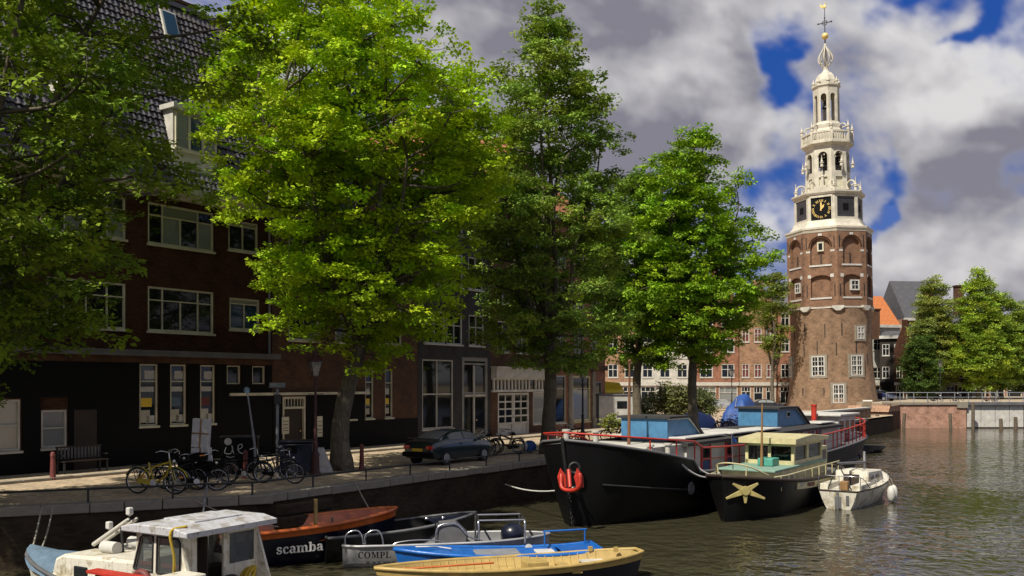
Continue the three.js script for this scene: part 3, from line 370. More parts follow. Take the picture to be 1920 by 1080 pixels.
  for (let k = 0; k < 8; k++) {
    const q = mesh('stage_face', F(k, ext(rect(-s2 / 2, s2 / 2, 22.6, 26.1), .3, 0, [rect(-1.2, 1.2, k ? 23.3 : 22.95, 25.75)]).translate(0, 0, a2)), M.towerWhite, T);
    if (k) { const lv = []; for (let i = 0; i < 9; i++) lv.push(at(BOX(2.36, .24, .04), 0, 23.45 + i * .26, a2 - .12, 0, .35)); mesh('louvre', lv.map(g => F(k, g)), M.slate, q); mesh('louvre_door', F(k, B2(-.35, .35, 24.1, 24.9, a2 - .1, a2 - .03)), M.black, q); }
  }
  const C = mesh('clock_face', B2(-1.19, 1.19, 22.96, 25.74, a2 - .2, a2 - .02), M.black, T); C.position.y = 0;
  mesh('clock_frame', [B2(-1.36, -1.2, 22.9, 25.85, a2 - .1, a2 + .09), B2(1.2, 1.36, 22.9, 25.85, a2 - .1, a2 + .09), B2(-1.36, 1.36, 25.75, 26.0, a2 - .1, a2 + .1), B2(-1.36, 1.36, 22.8, 22.95, a2 - .1, a2 + .1)], M.towerWhite, C);
  const cy = 24.35, nums = ['XII', 'I', 'II', 'III', 'IV', 'V', 'VI', 'VII', 'VIII', 'IX', 'X', 'XI'];
  nums.forEach((s, i) => { const a = -i * Math.PI / 6; mesh('numeral', text(s, .25, font, .04).rotateZ(a).translate(-Math.sin(a) * .98, cy + Math.cos(a) * .98, a2 - .01), M.gold, C); });
  mesh('hour_hand', at(ext([[-.05, -.2], [.05, -.2], [.14, .35], [0, .66], [-.14, .35]], .04), 0, cy, a2 + .06, 0, 0, -.62), M.gold, C); mesh('minute_hand', at(ext([[-.05, -.25], [.05, -.25], [.1, .6], [0, .92], [-.1, .6]], .04), 0, cy, a2 + .10), M.gold, C); mesh('hub', SPH(.1, 0, cy, a2 + .08, 1, 1, .5), M.gold, C);
  mesh('stage_cornice', lathe8([[3.7, 26.05], [4.28, 26.08], [4.42, 26.3], [4.42, 26.45], [3.6, 26.6], [2.5, 26.62]]), M.towerWhite, T);
  mesh('pediment', ext([[-1.7, 26.4], [1.7, 26.4], [0, 27.15]], .9, .03).translate(0, 0, a2 + .25), M.towerWhite, T);
  // corner scrolls and pinnacles
  const pin = (name, a, r, y, h) => { const g = [CYL(.2, .16, h * .3, 8), CYL(.26, .26, h * .06, 8, 0, h * .3), SPH(.15, 0, h * .45, 0, 1, 1.1, 1), CYL(.11, .02, h * .5, 8, 0, h * .5)]; const m = mesh(name, g, M.towerWhite, T); m.position.set(Math.sin(a) * r, y, Math.cos(a) * r); return m; };
  for (let k = 0; k < 8; k++) { const a = Math.PI / 8 + k * Math.PI / 4; pin('pinnacle', a, 3.85, 26.5, 1.7); mesh('scroll', at(TOR(.55, .11, 0, 0, 0, 4.2, 14, 5), Math.sin(a) * 3.2, 27.3, Math.cos(a) * 3.2, a - Math.PI / 2), M.towerWhite, T); pin('pinnacle', a + Math.PI / 8, 3.0, 29.6, 1.4); }
  // belfry
  const R3 = 2.72, a3 = ap(R3), s3 = sd(R3);
  for (let k = 0; k < 8; k++) { const q = mesh('belfry_face', F(k, ext([[-s3 / 2, 26.55], [s3 / 2, 26.55], [s3 / 2 - .06, 32.3], [-s3 / 2 + .06, 32.3]], .3, 0, [archRect(-.52, .52, 29.1, 31.5, 8), rect(-.5, .5, 27.0, 28.4)]).applyMatrix4(new THREE.Matrix4().makeRotationX(-.02)).translate(0, .05, a3 + .53)), M.towerWhite, T); mesh('panel', F(k, B2(-.55, .55, 26.9, 28.5, a3 - .34, a3 - .22)), M.cream, q); mesh('arch_rim', F(k, tube(archRect(-.58, .58, 29.1, 31.56, 8).slice(1).map(([x, y]) => [x, y, a3 - .06]), .06, 5)), M.towerWhite, q); mesh('railing', F(k, [B2(-.52, .52, 29.75, 29.82, a3 - .25, a3 - .2), ...[-.35, -.12, .12, .35].map(x => B2(x - .02, x + .02, 29.1, 29.75, a3 - .24, a3 - .21))].reduce((a, b) => merged([a, b]))), M.iron, q); }
  mesh('belfry_floor', lathe8([[0, 28.9], [2.45, 28.9], [2.45, 29.05], [0, 29.05]]), M.darkWood, T);
  mesh('belfry_post', B2(-.25, .25, 29, 32, -.25, .25), M.darkWood, T);
  for (const [x, z] of [[.9, .9], [-.9, .9], [.9, -.9], [-.9, -.9]]) mesh('bell', new THREE.LatheGeometry([[0, .8], [.2, .78], [.28, .4], [.45, 0], [.4, 0]].map(p => new THREE.Vector2(...p)), 14).translate(x, 30.4, z), M.iron, T);
  mesh('bell_beam', [B2(-2.2, 2.2, 31.2, 31.4, .8, 1.0), B2(-2.2, 2.2, 31.2, 31.4, -1.0, -.8)], M.darkWood, T);
  mesh('statue_niche', [B2(-.5, .5, 27.0, 27.3, a3 + .1, a3 + .5), CYL(.2, .16, 1.0, 8, 0, 27.3, a3 + .3), SPH(.18, 0, 28.45, a3 + .3), CYL(.1, .02, 1.2, 8, 0, 28.6, a3 + .3)], M.towerWhite, T);
  // gallery
  mesh('gallery_cornice', lathe8([[2.3, 31.9], [2.62, 32.0], [2.75, 32.3], [3.0, 32.45], [3.18, 32.55], [3.18, 32.8], [2.2, 32.85]]), M.towerWhite, T);
  const R4 = 3.02, a4 = ap(R4), s4 = sd(R4), bal = new THREE.LatheGeometry([[.07, 0], [.06, .15], [.12, .4], [.06, .75], [.08, 1.0]].map(p => new THREE.Vector2(...p)), 6);
  for (let k = 0; k < 8; k++) { const q = mesh('balustrade', [F(k, B2(-s4 / 2, s4 / 2, 33.8, 34.02, a4 - .14, a4 + .1)), F(k, B2(-s4 / 2, s4 / 2, 32.8, 32.94, a4 - .12, a4 + .06))], M.towerWhite, T); for (let i = 0; i < 7; i++) mesh('baluster', F(k, bal.clone().translate(-s4 / 2 + (i + .5) * s4 / 7, 32.85, a4 - .02)), M.towerWhite, q); const a = Math.PI / 8 + k * Math.PI / 4; mesh('post', at(B2(-.14, .14, 32.8, 34.1, -.14, .14), Math.sin(a) * 3, 0, Math.cos(a) * 3, a), M.towerWhite, T); pin('pinnacle', a, 3.0, 34.1, 1.3); mesh('scroll', at(TOR(.5, .09, 0, 0, 0, 3.6, 12, 5), Math.sin(a) * 2.2, 34.5, Math.cos(a) * 2.2, a - Math.PI / 2), M.towerWhite, T); }
  mesh('lantern_base', lathe8([[2.05, 32.8], [2.05, 34.2], [1.8, 34.6], [1.85, 35.1], [1.72, 35.35], [1.3, 35.4]]), M.towerWhite, T);
  const R5 = 1.58, a5 = ap(R5), s5 = sd(R5);
  for (let k = 0; k < 8; k++) mesh('lantern_face', F(k, ext([[-s5 / 2, 35.3], [s5 / 2, 35.3], [s5 / 2 - .03, 39.6], [-s5 / 2 + .03, 39.6]], .22, 0, [archRect(-.34, .34, 35.5, 38.9, 8)]).translate(0, 0, a5)), M.towerWhite, T);
  mesh('lantern_bell', new THREE.LatheGeometry([[0, .9], [.25, .85], [.35, .4], [.55, 0]].map(p => new THREE.Vector2(...p)), 14).translate(0, 37.4, 0), M.iron, T); mesh('bell_rod', CYL(.05, .05, 1.4, 6, 0, 38.2, 0), M.iron, T);
  mesh('lantern_cornice', lathe8([[1.3, 39.4], [1.5, 39.45], [1.62, 39.8], [1.74, 39.9], [1.74, 40.1], [1.2, 40.25]]), M.towerWhite, T);
  for (let k = 0; k < 8; k++) pin('pinnacle', Math.PI / 8 + k * Math.PI / 4, 1.5, 40.1, .9);
  mesh('dome', [lathe8([[1.3, 40.1], [1.3, 40.7], [1.15, 41.2], [.85, 41.6], [.45, 41.85], [.3, 42.1], [.33, 42.5], [.2, 42.6]])], M.towerWhite, T);
  for (let k = 0; k < 8; k++) { const a = k * Math.PI / 4; mesh('openwork_rib', tube(curve([[0, 42.3], [.45, 42.75], [.85, 43.35], [.75, 43.9], [.4, 44.5], [.12, 45.0], [.05, 45.4]].map(([r, y]) => [Math.sin(a) * (r + .02), y, Math.cos(a) * (r + .02)]), 16), .075, 5), M.towerWhite, T); }
  mesh('spire_rod', [CYL(.1, .07, 1.0, 8, 0, 45.2, 0), CYL(.06, .035, 3.2, 8, 0, 46.6, 0)], M.iron, T); mesh('spire_ball', SPH(.42, 0, 46.35, 0), M.gold, T); mesh('spire_core', CYL(.09, .06, 3.2, 8, 0, 42.3, 0), M.towerWhite, T);
  mesh('spire_cross', [B2(-.78, .78, 47.95, 48.05, -.04, .04), TOR(.28, .05, 0, 48, 0), SPH(.11, -.8, 48, 0), SPH(.11, .8, 48, 0), SPH(.1, 0, 48.6, 0)], M.iron, T);
  mesh('weather_vane', [SPH(.2, 0, 50.0, 0, 1.2, 1.3, .4), SPH(.11, .12, 50.35, 0), at(ext([[0, -.1], [-.45, .05], [-.4, .45], [-.15, .2]], .05), -.1, 50, 0)], M.gold, T); mesh('vane_rod', CYL(.035, .03, .6, 6, 0, 49.5, 0), M.iron, T);
}
{ // brick terrace round the tower foot
  const b = qthing('tower_terrace', 'low brick parapet wall with pale coping on the quay before the tower', 'wall', 40, -.45, 0);
  mesh('wall', B2(0, 25.5, .3, 2.45, -.4, 0), M.brickDrum, b); for (let k = 0; k < 17; k++) mesh('coping', RB(1.48, .16, .6, .03, .75 + k * 1.5, 2.53, -.2), M.offwhite, b);
  const bx = thing('brick_outbuilding', 'low brown brick block with sloped top at the water right of the tower', 'outbuilding', [38.3, 0, -97.2], TH); mesh('wall', B2(-.2, 6, -1, 1.9, -3.2, .9), M.brickBrown, bx); mesh('roof', ext([[-.35, 1.9], [6.1, 1.9], [5.2, 2.5], [.4, 2.5]], 4.2).translate(0, 0, .95), M.brickTan, bx);
  const s = thing('white_shelter', 'small white tilted panel on a post at the tower terrace', 'shelter', [36.2, 0, -95.2], TH); mesh('panel', at(BOX(2.4, .14, .9), 0, 2.7, 0, .3, 0, -.35), M.white, s); mesh('post', CYL(.09, .09, 3.6, 8, .5, -1, 0), M.post, s);
}
{ // quay wall and bridge panel right of the tower
  const pk = thing('pink_quay_wall', 'pinkish worn brick quay wall right of the tower', 'wall', [40.6, 0, -100.9], 0.02);
  mesh('wall', B2(0, 7.65, -1.5, 2.55, -1.2, 0), M.pinkStone, pk); mesh('coping', B2(-.1, 7.6, 2.55, 2.8, -1.2, .15), M.stone, pk); mesh('pier', [B2(7.65, 8.5, -1.5, 2.2, -1.3, .25)], M.pinkStone, pk); mesh('pier_cap', B2(7.55, 8.6, 2.2, 2.85, -1.3, .4), M.stone, pk);
  const wp = thing('footbridge', 'white panelled bridge side over the water near the frame edge', 'bridge', [49.2, 0, -101.0], 0.02);
  mesh('deck', B2(-.1, 7.2, 2.5, 2.8, -2, .3), M.leadGrey, wp); for (let k = 0; k < 4; k++) mesh('panel', RB(1.5, 2.35, .1, .02, .85 + k * 1.56, 1.28, -.1), M.white, wp); mesh('waterline_beam', B2(-.05, 7.1, -.8, .12, -.3, .1), M.darkWood, wp); mesh('back_wall', B2(0, 7.1, -.5, 2.5, -1.6, -.4), M.stone, wp);
  const p2 = thing('pink_pier_wall', 'pinkish brick wall closing the bridge at the frame edge', 'wall', [56.4, 0, -101.1], 0.02); mesh('wall', B2(0, 30, -1.5, 2.3, -1.2, .2), M.pinkStone, p2); mesh('coping', B2(0, 30, 2.3, 2.8, -1.3, .4), M.stone, p2);
  struct('far_street', B2(40.8, 160, 2.3, 2.62, -170, -101.2), M.walk);
  const rl = thing('bridge_railing', 'blue grey iron railing above the pinkish quay wall', 'railing', [40.6, 2.8, -101.2], 0.02); mesh('rail', [tube([[0, 1.05, 0], [30, 1.05, 0]], .045), tube([[0, .55, 0], [30, .55, 0]], .03)], M.galv, rl); const pg = ready(CYL(.04, .04, 1.08, 6)); for (let k = 0; k < 21; k++) mesh('post', pg, M.galv, rl).position.set(k * 1.5, 0, 0);
}
{ // mooring posts
  let i = 0; const G = 'mooring posts standing in the canal';
  for (const [X, d, h, w, l] of [[35.57, 92.5, 1.36, .32, 'short pale mooring post nearest the tower terrace'], [36.26, 92.5, 1.73, .42, 'thick pale mooring post before the low brick block'], [39.65, 98, 2.72, .42, 'tall mooring post at the corner of the pinkish wall'], [41.83, 99.6, 1.66, .36, 'mooring post in front of the pinkish quay wall'], [46.84, 99.6, 1.66, .36, 'mooring post by the pier left of the white panels'], [49.23, 99.6, 2.79, .38, 'tall mooring post before the white bridge panels'], [52.25, 99.6, 1.09, .4, 'short dark mooring post right of the white panels'], [53.78, 99.6, 1.26, .42, 'mooring post at the right frame edge']]) {
    const p = thing('mooring_post', l, 'post', [X, -1, -d], rr(0, 3), G); mesh('shaft', tube([[0, 0, 0], [rr(-.04, .04), h / 2 + .5, 0], [rr(-.08, .08), h + 1, rr(-.05, .05)]], [w / 2, w / 2 * .97, w / 2 * .9], 10), M.post, p); i++;
  }
}
// ---------- trees ----------
function leafSpray(n, rad, len, seed) {                              // a flat spray of folded leaves
  const r = rngOf(seed), pos = [];
  for (let i = 0; i < n; i++) {
    const a = r() * 6.283, d = rad * Math.sqrt(r()), x = Math.cos(a) * d, z = Math.sin(a) * d, y = (r() - .5) * rad * .5 - d * d * .5, dir = a + (r() - .5) * 1.6, l = len * (.7 + .6 * r()), w = l * .34, tip = (r() - .65) * .8 * l, roll = (r() - .5) * .9;
    const c = Math.cos(dir), s = Math.sin(dir), p = (u, v, h) => [x + c * u - s * v, y + h, z + s * u + c * v];
    const A = p(0, 0, 0), B = p(l * .5, w, tip * .45 + w * .35 + roll * w), C = p(l, 0, tip), D = p(l * .5, -w, tip * .45 + w * .35 - roll * w), E = p(l * .5, 0, tip * .4);
    pos.push(...A, ...E, ...B, ...B, ...E, ...C, ...A, ...D, ...E, ...D, ...C, ...E);
  }
  const g = new THREE.BufferGeometry(); g.setAttribute('position', new THREE.Float32BufferAttribute(pos, 3)); g.computeVertexNormals(); return ready(g);
}
const SPR = [leafSpray(12, .23, .14, 1), leafSpray(11, .26, .15, 2), leafSpray(12, .21, .13, 3)];
const SPRfar = [leafSpray(12, .42, .22, 11)];
function tree(o) {
  const { label, X, D, y = ST, r = .34, fork, prof, lobes = 70, sprays = 10, clumps = 13, col, seed, lobeR = [1.0, 1.7], lean = [0, 0], cat = 'tree', limbs = 7, name = 'elm_tree', far = false, spread = .44, group, off = [0, 0], droop = 0, bark = M.bark } = o;
  const q = rngOf(seed), ra = (a, b) => a + (b - a) * q(), T = thing(name, label, 'tree', [X, y - .05, -D], 0, group);
  const H = prof.at(-1)[0], rad = h => { for (let i = 1; i < prof.length; i++) if (h <= prof[i][0]) { const [a, b] = [prof[i - 1], prof[i]]; return lerp(a[1], b[1], (h - a[0]) / (b[0] - a[0])); } return 0; };
  const cx = h => lean[0] * h / H + off[0] * sstep(0, fork * 1.7, h), cz = h => lean[1] * h / H + off[1] * sstep(0, fork * 1.7, h);
  // stem
  const st = []; const sr = []; for (let i = 0; i <= 12; i++) { const h = i / 12 * H * .86; st.push(V(cx(h) + Math.sin(h * .7 + seed) * .12 * Math.min(1, h / 4), h, cz(h) + Math.cos(h * .6 + seed) * .12 * Math.min(1, h / 4))); sr.push(Math.max(.03, r * (h < fork ? 1 - .25 * h / fork : .75 * Math.pow(1 - (h - fork) / (H * .9 - fork), 1.1)) * (i === 0 ? 1.35 : 1))); }
  const fine = curve(st, 40), fr = fine.map((p, i) => { const f = i / 40 * 12, k = Math.min(11, Math.floor(f)); return lerp(sr[k], sr[k + 1], f - k) * (1 + .05 * Math.sin(i * 2.1)); });
  const trunk = mesh('trunk', tube(fine, fr, 12), bark, T);
  // lobes of foliage through the crown, most near its outside
  const L = [], ys = [];
  let guard = 0;
  while (L.length < lobes && guard++ < 6000) { const h = ra(prof[0][0], H), R0 = rad(h); if (q() > R0 / o.rmax) continue; const lr = ra(...lobeR) * (R0 < 2 ? .75 : 1), a = q() * 6.283, d = Math.max(0, R0 - lr * .75) * Math.pow(q(), .42) * ra(.8, 1.08), p = V(cx(h) + Math.cos(a) * d, h, cz(h) + Math.sin(a) * d); if (L.some(m => m.p.distanceTo(p) < (m.r + lr) * .56)) continue; L.push({ p, r: lr }); }
  // limbs and branches reach every lobe
  const wood = [], node = (h) => { const f = clamp(h / (H * .86)) * 40, k = Math.min(39, Math.floor(f)); return fine[k].clone().lerp(fine[k + 1], f - k); };
  const mains = []; for (let i = 0; i < limbs; i++) { const a = i / limbs * 6.283 + q(), h0 = fork * ra(.85, 1.25), h1 = lerp(h0, H, ra(.35, .7)), R1 = rad(h1) * .6, s = node(h0), e = V(cx(h1) + Math.cos(a) * R1, h1, cz(h1) + Math.sin(a) * R1), pts = curve([s, s.clone().lerp(e, .35).add(V(Math.cos(a) * .35, -.2, Math.sin(a) * .35)), s.clone().lerp(e, .7).add(V(ra(-.3, .3), ra(-.2, .3), ra(-.3, .3))), e], 14); wood.push(tube(pts, pts.map((_, k) => lerp(r * .42, .045, k / 14)), 7)); mains.push(...pts); }
  const anchors = [...mains, ...fine.filter(p => p.y > fork * .9)];
  const leaves = [];
  for (const l of L) {
    let best = null, bd = 1e9; for (const a of anchors) { const d = a.distanceTo(l.p) + Math.max(0, a.y - l.p.y + .3) * 1.6; if (d < bd) { bd = d; best = a; } }
    const mid = best.clone().lerp(l.p, .55).add(V(ra(-.25, .25), -.12 * bd + ra(0, .3), ra(-.25, .25))); const pts = curve([best, mid, l.p], 6); wood.push(tube(pts, pts.map((_, k) => lerp(Math.min(.085, .03 + bd * .012), .022, k / 6)), 5));
    const out = V(l.p.x - cx(l.p.y), 0, l.p.z - cz(l.p.y)); if (out.lengthSq() > .01) out.normalize();
    for (let i = 0; i < sprays; i++) {
      const a = q() * 6.283, el = Math.asin(ra(-.75, 1)), d = l.r * Math.pow(q(), .33), s = V(Math.cos(a) * Math.cos(el) * d * 1.15, Math.sin(el) * d * 1.0, Math.sin(a) * Math.cos(el) * d * 1.15);
      const c = l.p.clone().add(s), dirv = s.clone().setY(0).addScaledVector(out, .5); if (dirv.lengthSq() < .01) dirv.set(1, 0, 0); dirv.normalize();
      if (i % 2 === 0) wood.push(tube([l.p, l.p.clone().lerp(c, .5).add(V(0, -.06, 0)), c], [.02, .013, .006], 3));
      const tone = ra(.7, 1.25), yel = ra(-.1, .14);
      for (let k = 0; k < clumps; k++) { const u = ra(-.5, .75) * spread * 1.5, v = ra(-1, 1) * spread * .75 * (1 - .5 * Math.max(0, u)); leaves.push({ p: V(c.x + dirv.x * u - dirv.z * v, c.y + ra(-.12, .12) - u * u * (.22 + droop) - v * v * .18, c.z + dirv.z * u + dirv.x * v), s: ra(.7, 1.2), a: q() * 6.283, tx: ra(-.55, .55), tz: ra(-.55, .55), t: tone * ra(.75, 1.25), yl: yel + ra(-.05, .05) }); }
    }
  }
  mesh('branches', wood, bark, trunk);
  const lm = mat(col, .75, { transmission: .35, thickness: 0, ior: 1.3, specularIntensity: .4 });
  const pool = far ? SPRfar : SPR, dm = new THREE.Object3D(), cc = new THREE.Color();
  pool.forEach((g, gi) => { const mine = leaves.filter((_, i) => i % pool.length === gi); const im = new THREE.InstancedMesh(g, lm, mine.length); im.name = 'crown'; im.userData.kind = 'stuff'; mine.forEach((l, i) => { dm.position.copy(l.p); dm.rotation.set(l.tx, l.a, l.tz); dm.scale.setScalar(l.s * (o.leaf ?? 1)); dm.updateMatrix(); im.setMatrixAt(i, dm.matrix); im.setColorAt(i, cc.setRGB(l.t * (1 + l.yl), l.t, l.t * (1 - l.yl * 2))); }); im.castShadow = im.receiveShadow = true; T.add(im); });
  return T;
}
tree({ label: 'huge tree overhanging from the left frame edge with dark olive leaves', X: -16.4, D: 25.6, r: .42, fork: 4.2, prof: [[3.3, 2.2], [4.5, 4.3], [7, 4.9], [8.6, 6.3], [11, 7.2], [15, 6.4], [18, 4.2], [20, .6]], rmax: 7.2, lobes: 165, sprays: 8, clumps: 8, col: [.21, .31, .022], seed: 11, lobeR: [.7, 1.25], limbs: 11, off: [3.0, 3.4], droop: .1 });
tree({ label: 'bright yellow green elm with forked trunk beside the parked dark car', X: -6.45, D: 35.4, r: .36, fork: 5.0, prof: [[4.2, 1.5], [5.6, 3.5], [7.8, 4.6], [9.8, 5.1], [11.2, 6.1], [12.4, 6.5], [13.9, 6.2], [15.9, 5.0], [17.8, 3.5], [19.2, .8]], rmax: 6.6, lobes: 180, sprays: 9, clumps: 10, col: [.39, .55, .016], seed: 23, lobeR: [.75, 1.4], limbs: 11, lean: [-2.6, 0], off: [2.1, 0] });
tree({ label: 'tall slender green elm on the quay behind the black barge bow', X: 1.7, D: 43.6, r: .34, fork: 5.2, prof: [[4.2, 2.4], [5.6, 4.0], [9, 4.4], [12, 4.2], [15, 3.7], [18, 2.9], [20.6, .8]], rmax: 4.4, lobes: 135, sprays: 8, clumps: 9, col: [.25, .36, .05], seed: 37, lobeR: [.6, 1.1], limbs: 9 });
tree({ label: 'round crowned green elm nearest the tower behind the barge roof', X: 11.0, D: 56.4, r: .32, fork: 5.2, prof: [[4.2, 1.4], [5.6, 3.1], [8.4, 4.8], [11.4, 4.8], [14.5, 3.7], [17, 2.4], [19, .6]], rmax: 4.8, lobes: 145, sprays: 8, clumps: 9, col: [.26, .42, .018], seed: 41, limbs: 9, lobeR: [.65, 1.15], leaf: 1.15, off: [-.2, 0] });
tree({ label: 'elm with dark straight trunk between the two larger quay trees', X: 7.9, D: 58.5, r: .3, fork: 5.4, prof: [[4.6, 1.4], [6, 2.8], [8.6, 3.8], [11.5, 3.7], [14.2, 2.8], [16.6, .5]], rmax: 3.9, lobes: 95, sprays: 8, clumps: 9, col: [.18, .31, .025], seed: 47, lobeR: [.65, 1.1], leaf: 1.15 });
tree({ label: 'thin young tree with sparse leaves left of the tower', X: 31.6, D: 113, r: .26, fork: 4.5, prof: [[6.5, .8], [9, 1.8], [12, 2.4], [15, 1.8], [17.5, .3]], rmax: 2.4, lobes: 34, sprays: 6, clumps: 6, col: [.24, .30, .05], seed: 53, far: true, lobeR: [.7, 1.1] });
const RT = 'trees on the far street right of the tower';
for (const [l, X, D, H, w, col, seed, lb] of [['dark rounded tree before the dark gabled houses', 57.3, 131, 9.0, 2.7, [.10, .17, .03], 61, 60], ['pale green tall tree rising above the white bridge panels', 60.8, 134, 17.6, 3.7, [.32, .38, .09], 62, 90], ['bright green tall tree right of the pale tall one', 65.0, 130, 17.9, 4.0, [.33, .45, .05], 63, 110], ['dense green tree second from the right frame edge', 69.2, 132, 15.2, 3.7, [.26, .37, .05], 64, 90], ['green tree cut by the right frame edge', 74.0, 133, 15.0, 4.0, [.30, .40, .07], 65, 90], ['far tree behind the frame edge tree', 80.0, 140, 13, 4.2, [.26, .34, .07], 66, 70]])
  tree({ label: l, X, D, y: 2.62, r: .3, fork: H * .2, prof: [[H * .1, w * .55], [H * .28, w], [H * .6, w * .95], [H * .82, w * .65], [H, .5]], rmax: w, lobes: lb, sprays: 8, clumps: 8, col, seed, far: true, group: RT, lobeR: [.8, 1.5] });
// garden greenery on the square
function bush(label, X, D, w, h, col, seed, y = ST) { const q = rngOf(seed), T = thing('garden_bush', label, 'bush', [X, y, -D]); const n = Math.floor(90 * w * h), im = new THREE.InstancedMesh(SPR[0], mat(col, .75, { transmission: .3, thickness: 0 }), n), dm = new THREE.Object3D(), cc = new THREE.Color(); for (let i = 0; i < n; i++) { const a = q() * 6.283, t = Math.acos(2 * q() - 1), r = Math.pow(q(), .35) * (.75 + .4 * noise3(Math.cos(a) * 2 + seed, t * 2, Math.sin(a) * 2)); dm.position.set(Math.cos(a) * Math.sin(t) * r * w, h * .5 + Math.cos(t) * r * h * .5, Math.sin(a) * Math.sin(t) * r * w * .7); dm.rotation.set(q() - .5, q() * 6, q() - .5); dm.scale.setScalar(.8 + q() * .8); dm.updateMatrix(); im.setMatrixAt(i, dm.matrix); im.setColorAt(i, cc.setScalar(.7 + .6 * q())); } im.name = 'foliage'; im.userData.kind = 'stuff'; T.add(im); mesh('stems', [0, 1, 2, 3].map(k => tube([[0, -.05, 0], [(q() - .5) * w, h * .6, (q() - .5) * w * .6]], [.04, .015], 4)), M.bark, T); }
bush('olive garden bush beside the yellow sign', 10.2, 75, 1.6, 2.2, [.10, .12, .02], 71); bush('yellowish garden bush between the two dark trunks', 13.0, 76, 2.0, 3.4, [.14, .15, .02], 72); bush('green garden bush left of the right dark trunk', 15.6, 78, 1.9, 3.0, [.11, .14, .02], 73); bush('low yellow green shrub by the motorbike at the corner house', 6.6, 62, .6, 1.2, [.22, .26, .02], 74); bush('leafy green shrub behind the first blue cabin', 9.3, 51.5, .8, 1.5, [.09, .15, .02], 75);
// ---------- boats ----------
// hull from stations: x runs from the stem (0) to the stern (L); half breadth, rail height and keel depth by u
function hullParts({ L, half, top, keel, pw = () => .5, n = 30, m = 8, rake = 0, rakeS = 0, thick = .05, floor = .15, inner = true }) {
  const P = (u, s, side, dh = 0, kk) => { const k = kk ?? keel(u), y = k + (top(u) - k) * s, h = Math.max(0, half(u) - dh); return [u * L - rake * Math.pow(1 - u, 6) * s + rakeS * Math.pow(u, 10) * s, y, side * h * Math.pow(s, pw(u))]; };
  const outer = [grid(n, m, (u, v) => P(u, v, 1)), grid(n, m, (u, v) => P(u, v, -1))];
  if (half(1) > .03) outer.push(grid(1, m, (a, v) => P(1, v, a * 2 - 1)));
  const e = u => .015 + u * .97, ins = inner ? [grid(n, 5, (u, v) => P(e(u), v, 1, thick, Math.max(keel(e(u)), floor))), grid(n, 5, (u, v) => P(e(u), v, -1, thick, Math.max(keel(e(u)), floor)))] : [];
  if (inner && half(1) > .03) ins.push(grid(1, 5, (a, v) => P(.985, v, a * 2 - 1, thick, Math.max(keel(1), floor))));
  const rimLine = side => { const a = []; for (let i = 0; i <= n; i++) a.push(V(...P(i / n, 1, side, .0))); return a; };
  return { outer, ins, rim: (r, w = 6) => [tube(rimLine(1), r, w), tube(rimLine(-1), r, w), ...(half(1) > .03 ? [tube([V(...P(1, 1, 1)), V(...P(1, 1, -1))], r, w)] : [])], deck: (dy = -.03, dh = .02, u0 = 0, u1 = 1) => grid(n, 2, (u, v) => { const w = lerp(u0, u1, u), p = P(w, 1, 1, dh); return [p[0], p[1] + dy + .03 * (1 - Math.abs(v * 2 - 1)), p[2] * (v * 2 - 1)]; }), P };
}
function rope(a, b, sag, r = .018, mt = M.rope, label = '', name = 'mooring_line') { const pts = []; for (let i = 0; i <= 20; i++) { const t = i / 20; pts.push(V(lerp(a[0], b[0], t), lerp(a[1], b[1], t) - sag * 4 * t * (1 - t), lerp(a[2], b[2], t))); } return tag(mesh(name, tube(pts, r, 6), mt, scene), label, 'rope'); }
const boatAt = (name, label, cat, X, D, hx, hd) => thing(name, label, cat, [X, 0, -D], Math.atan2(hd, hx));      // local +x towards (hx, hd)

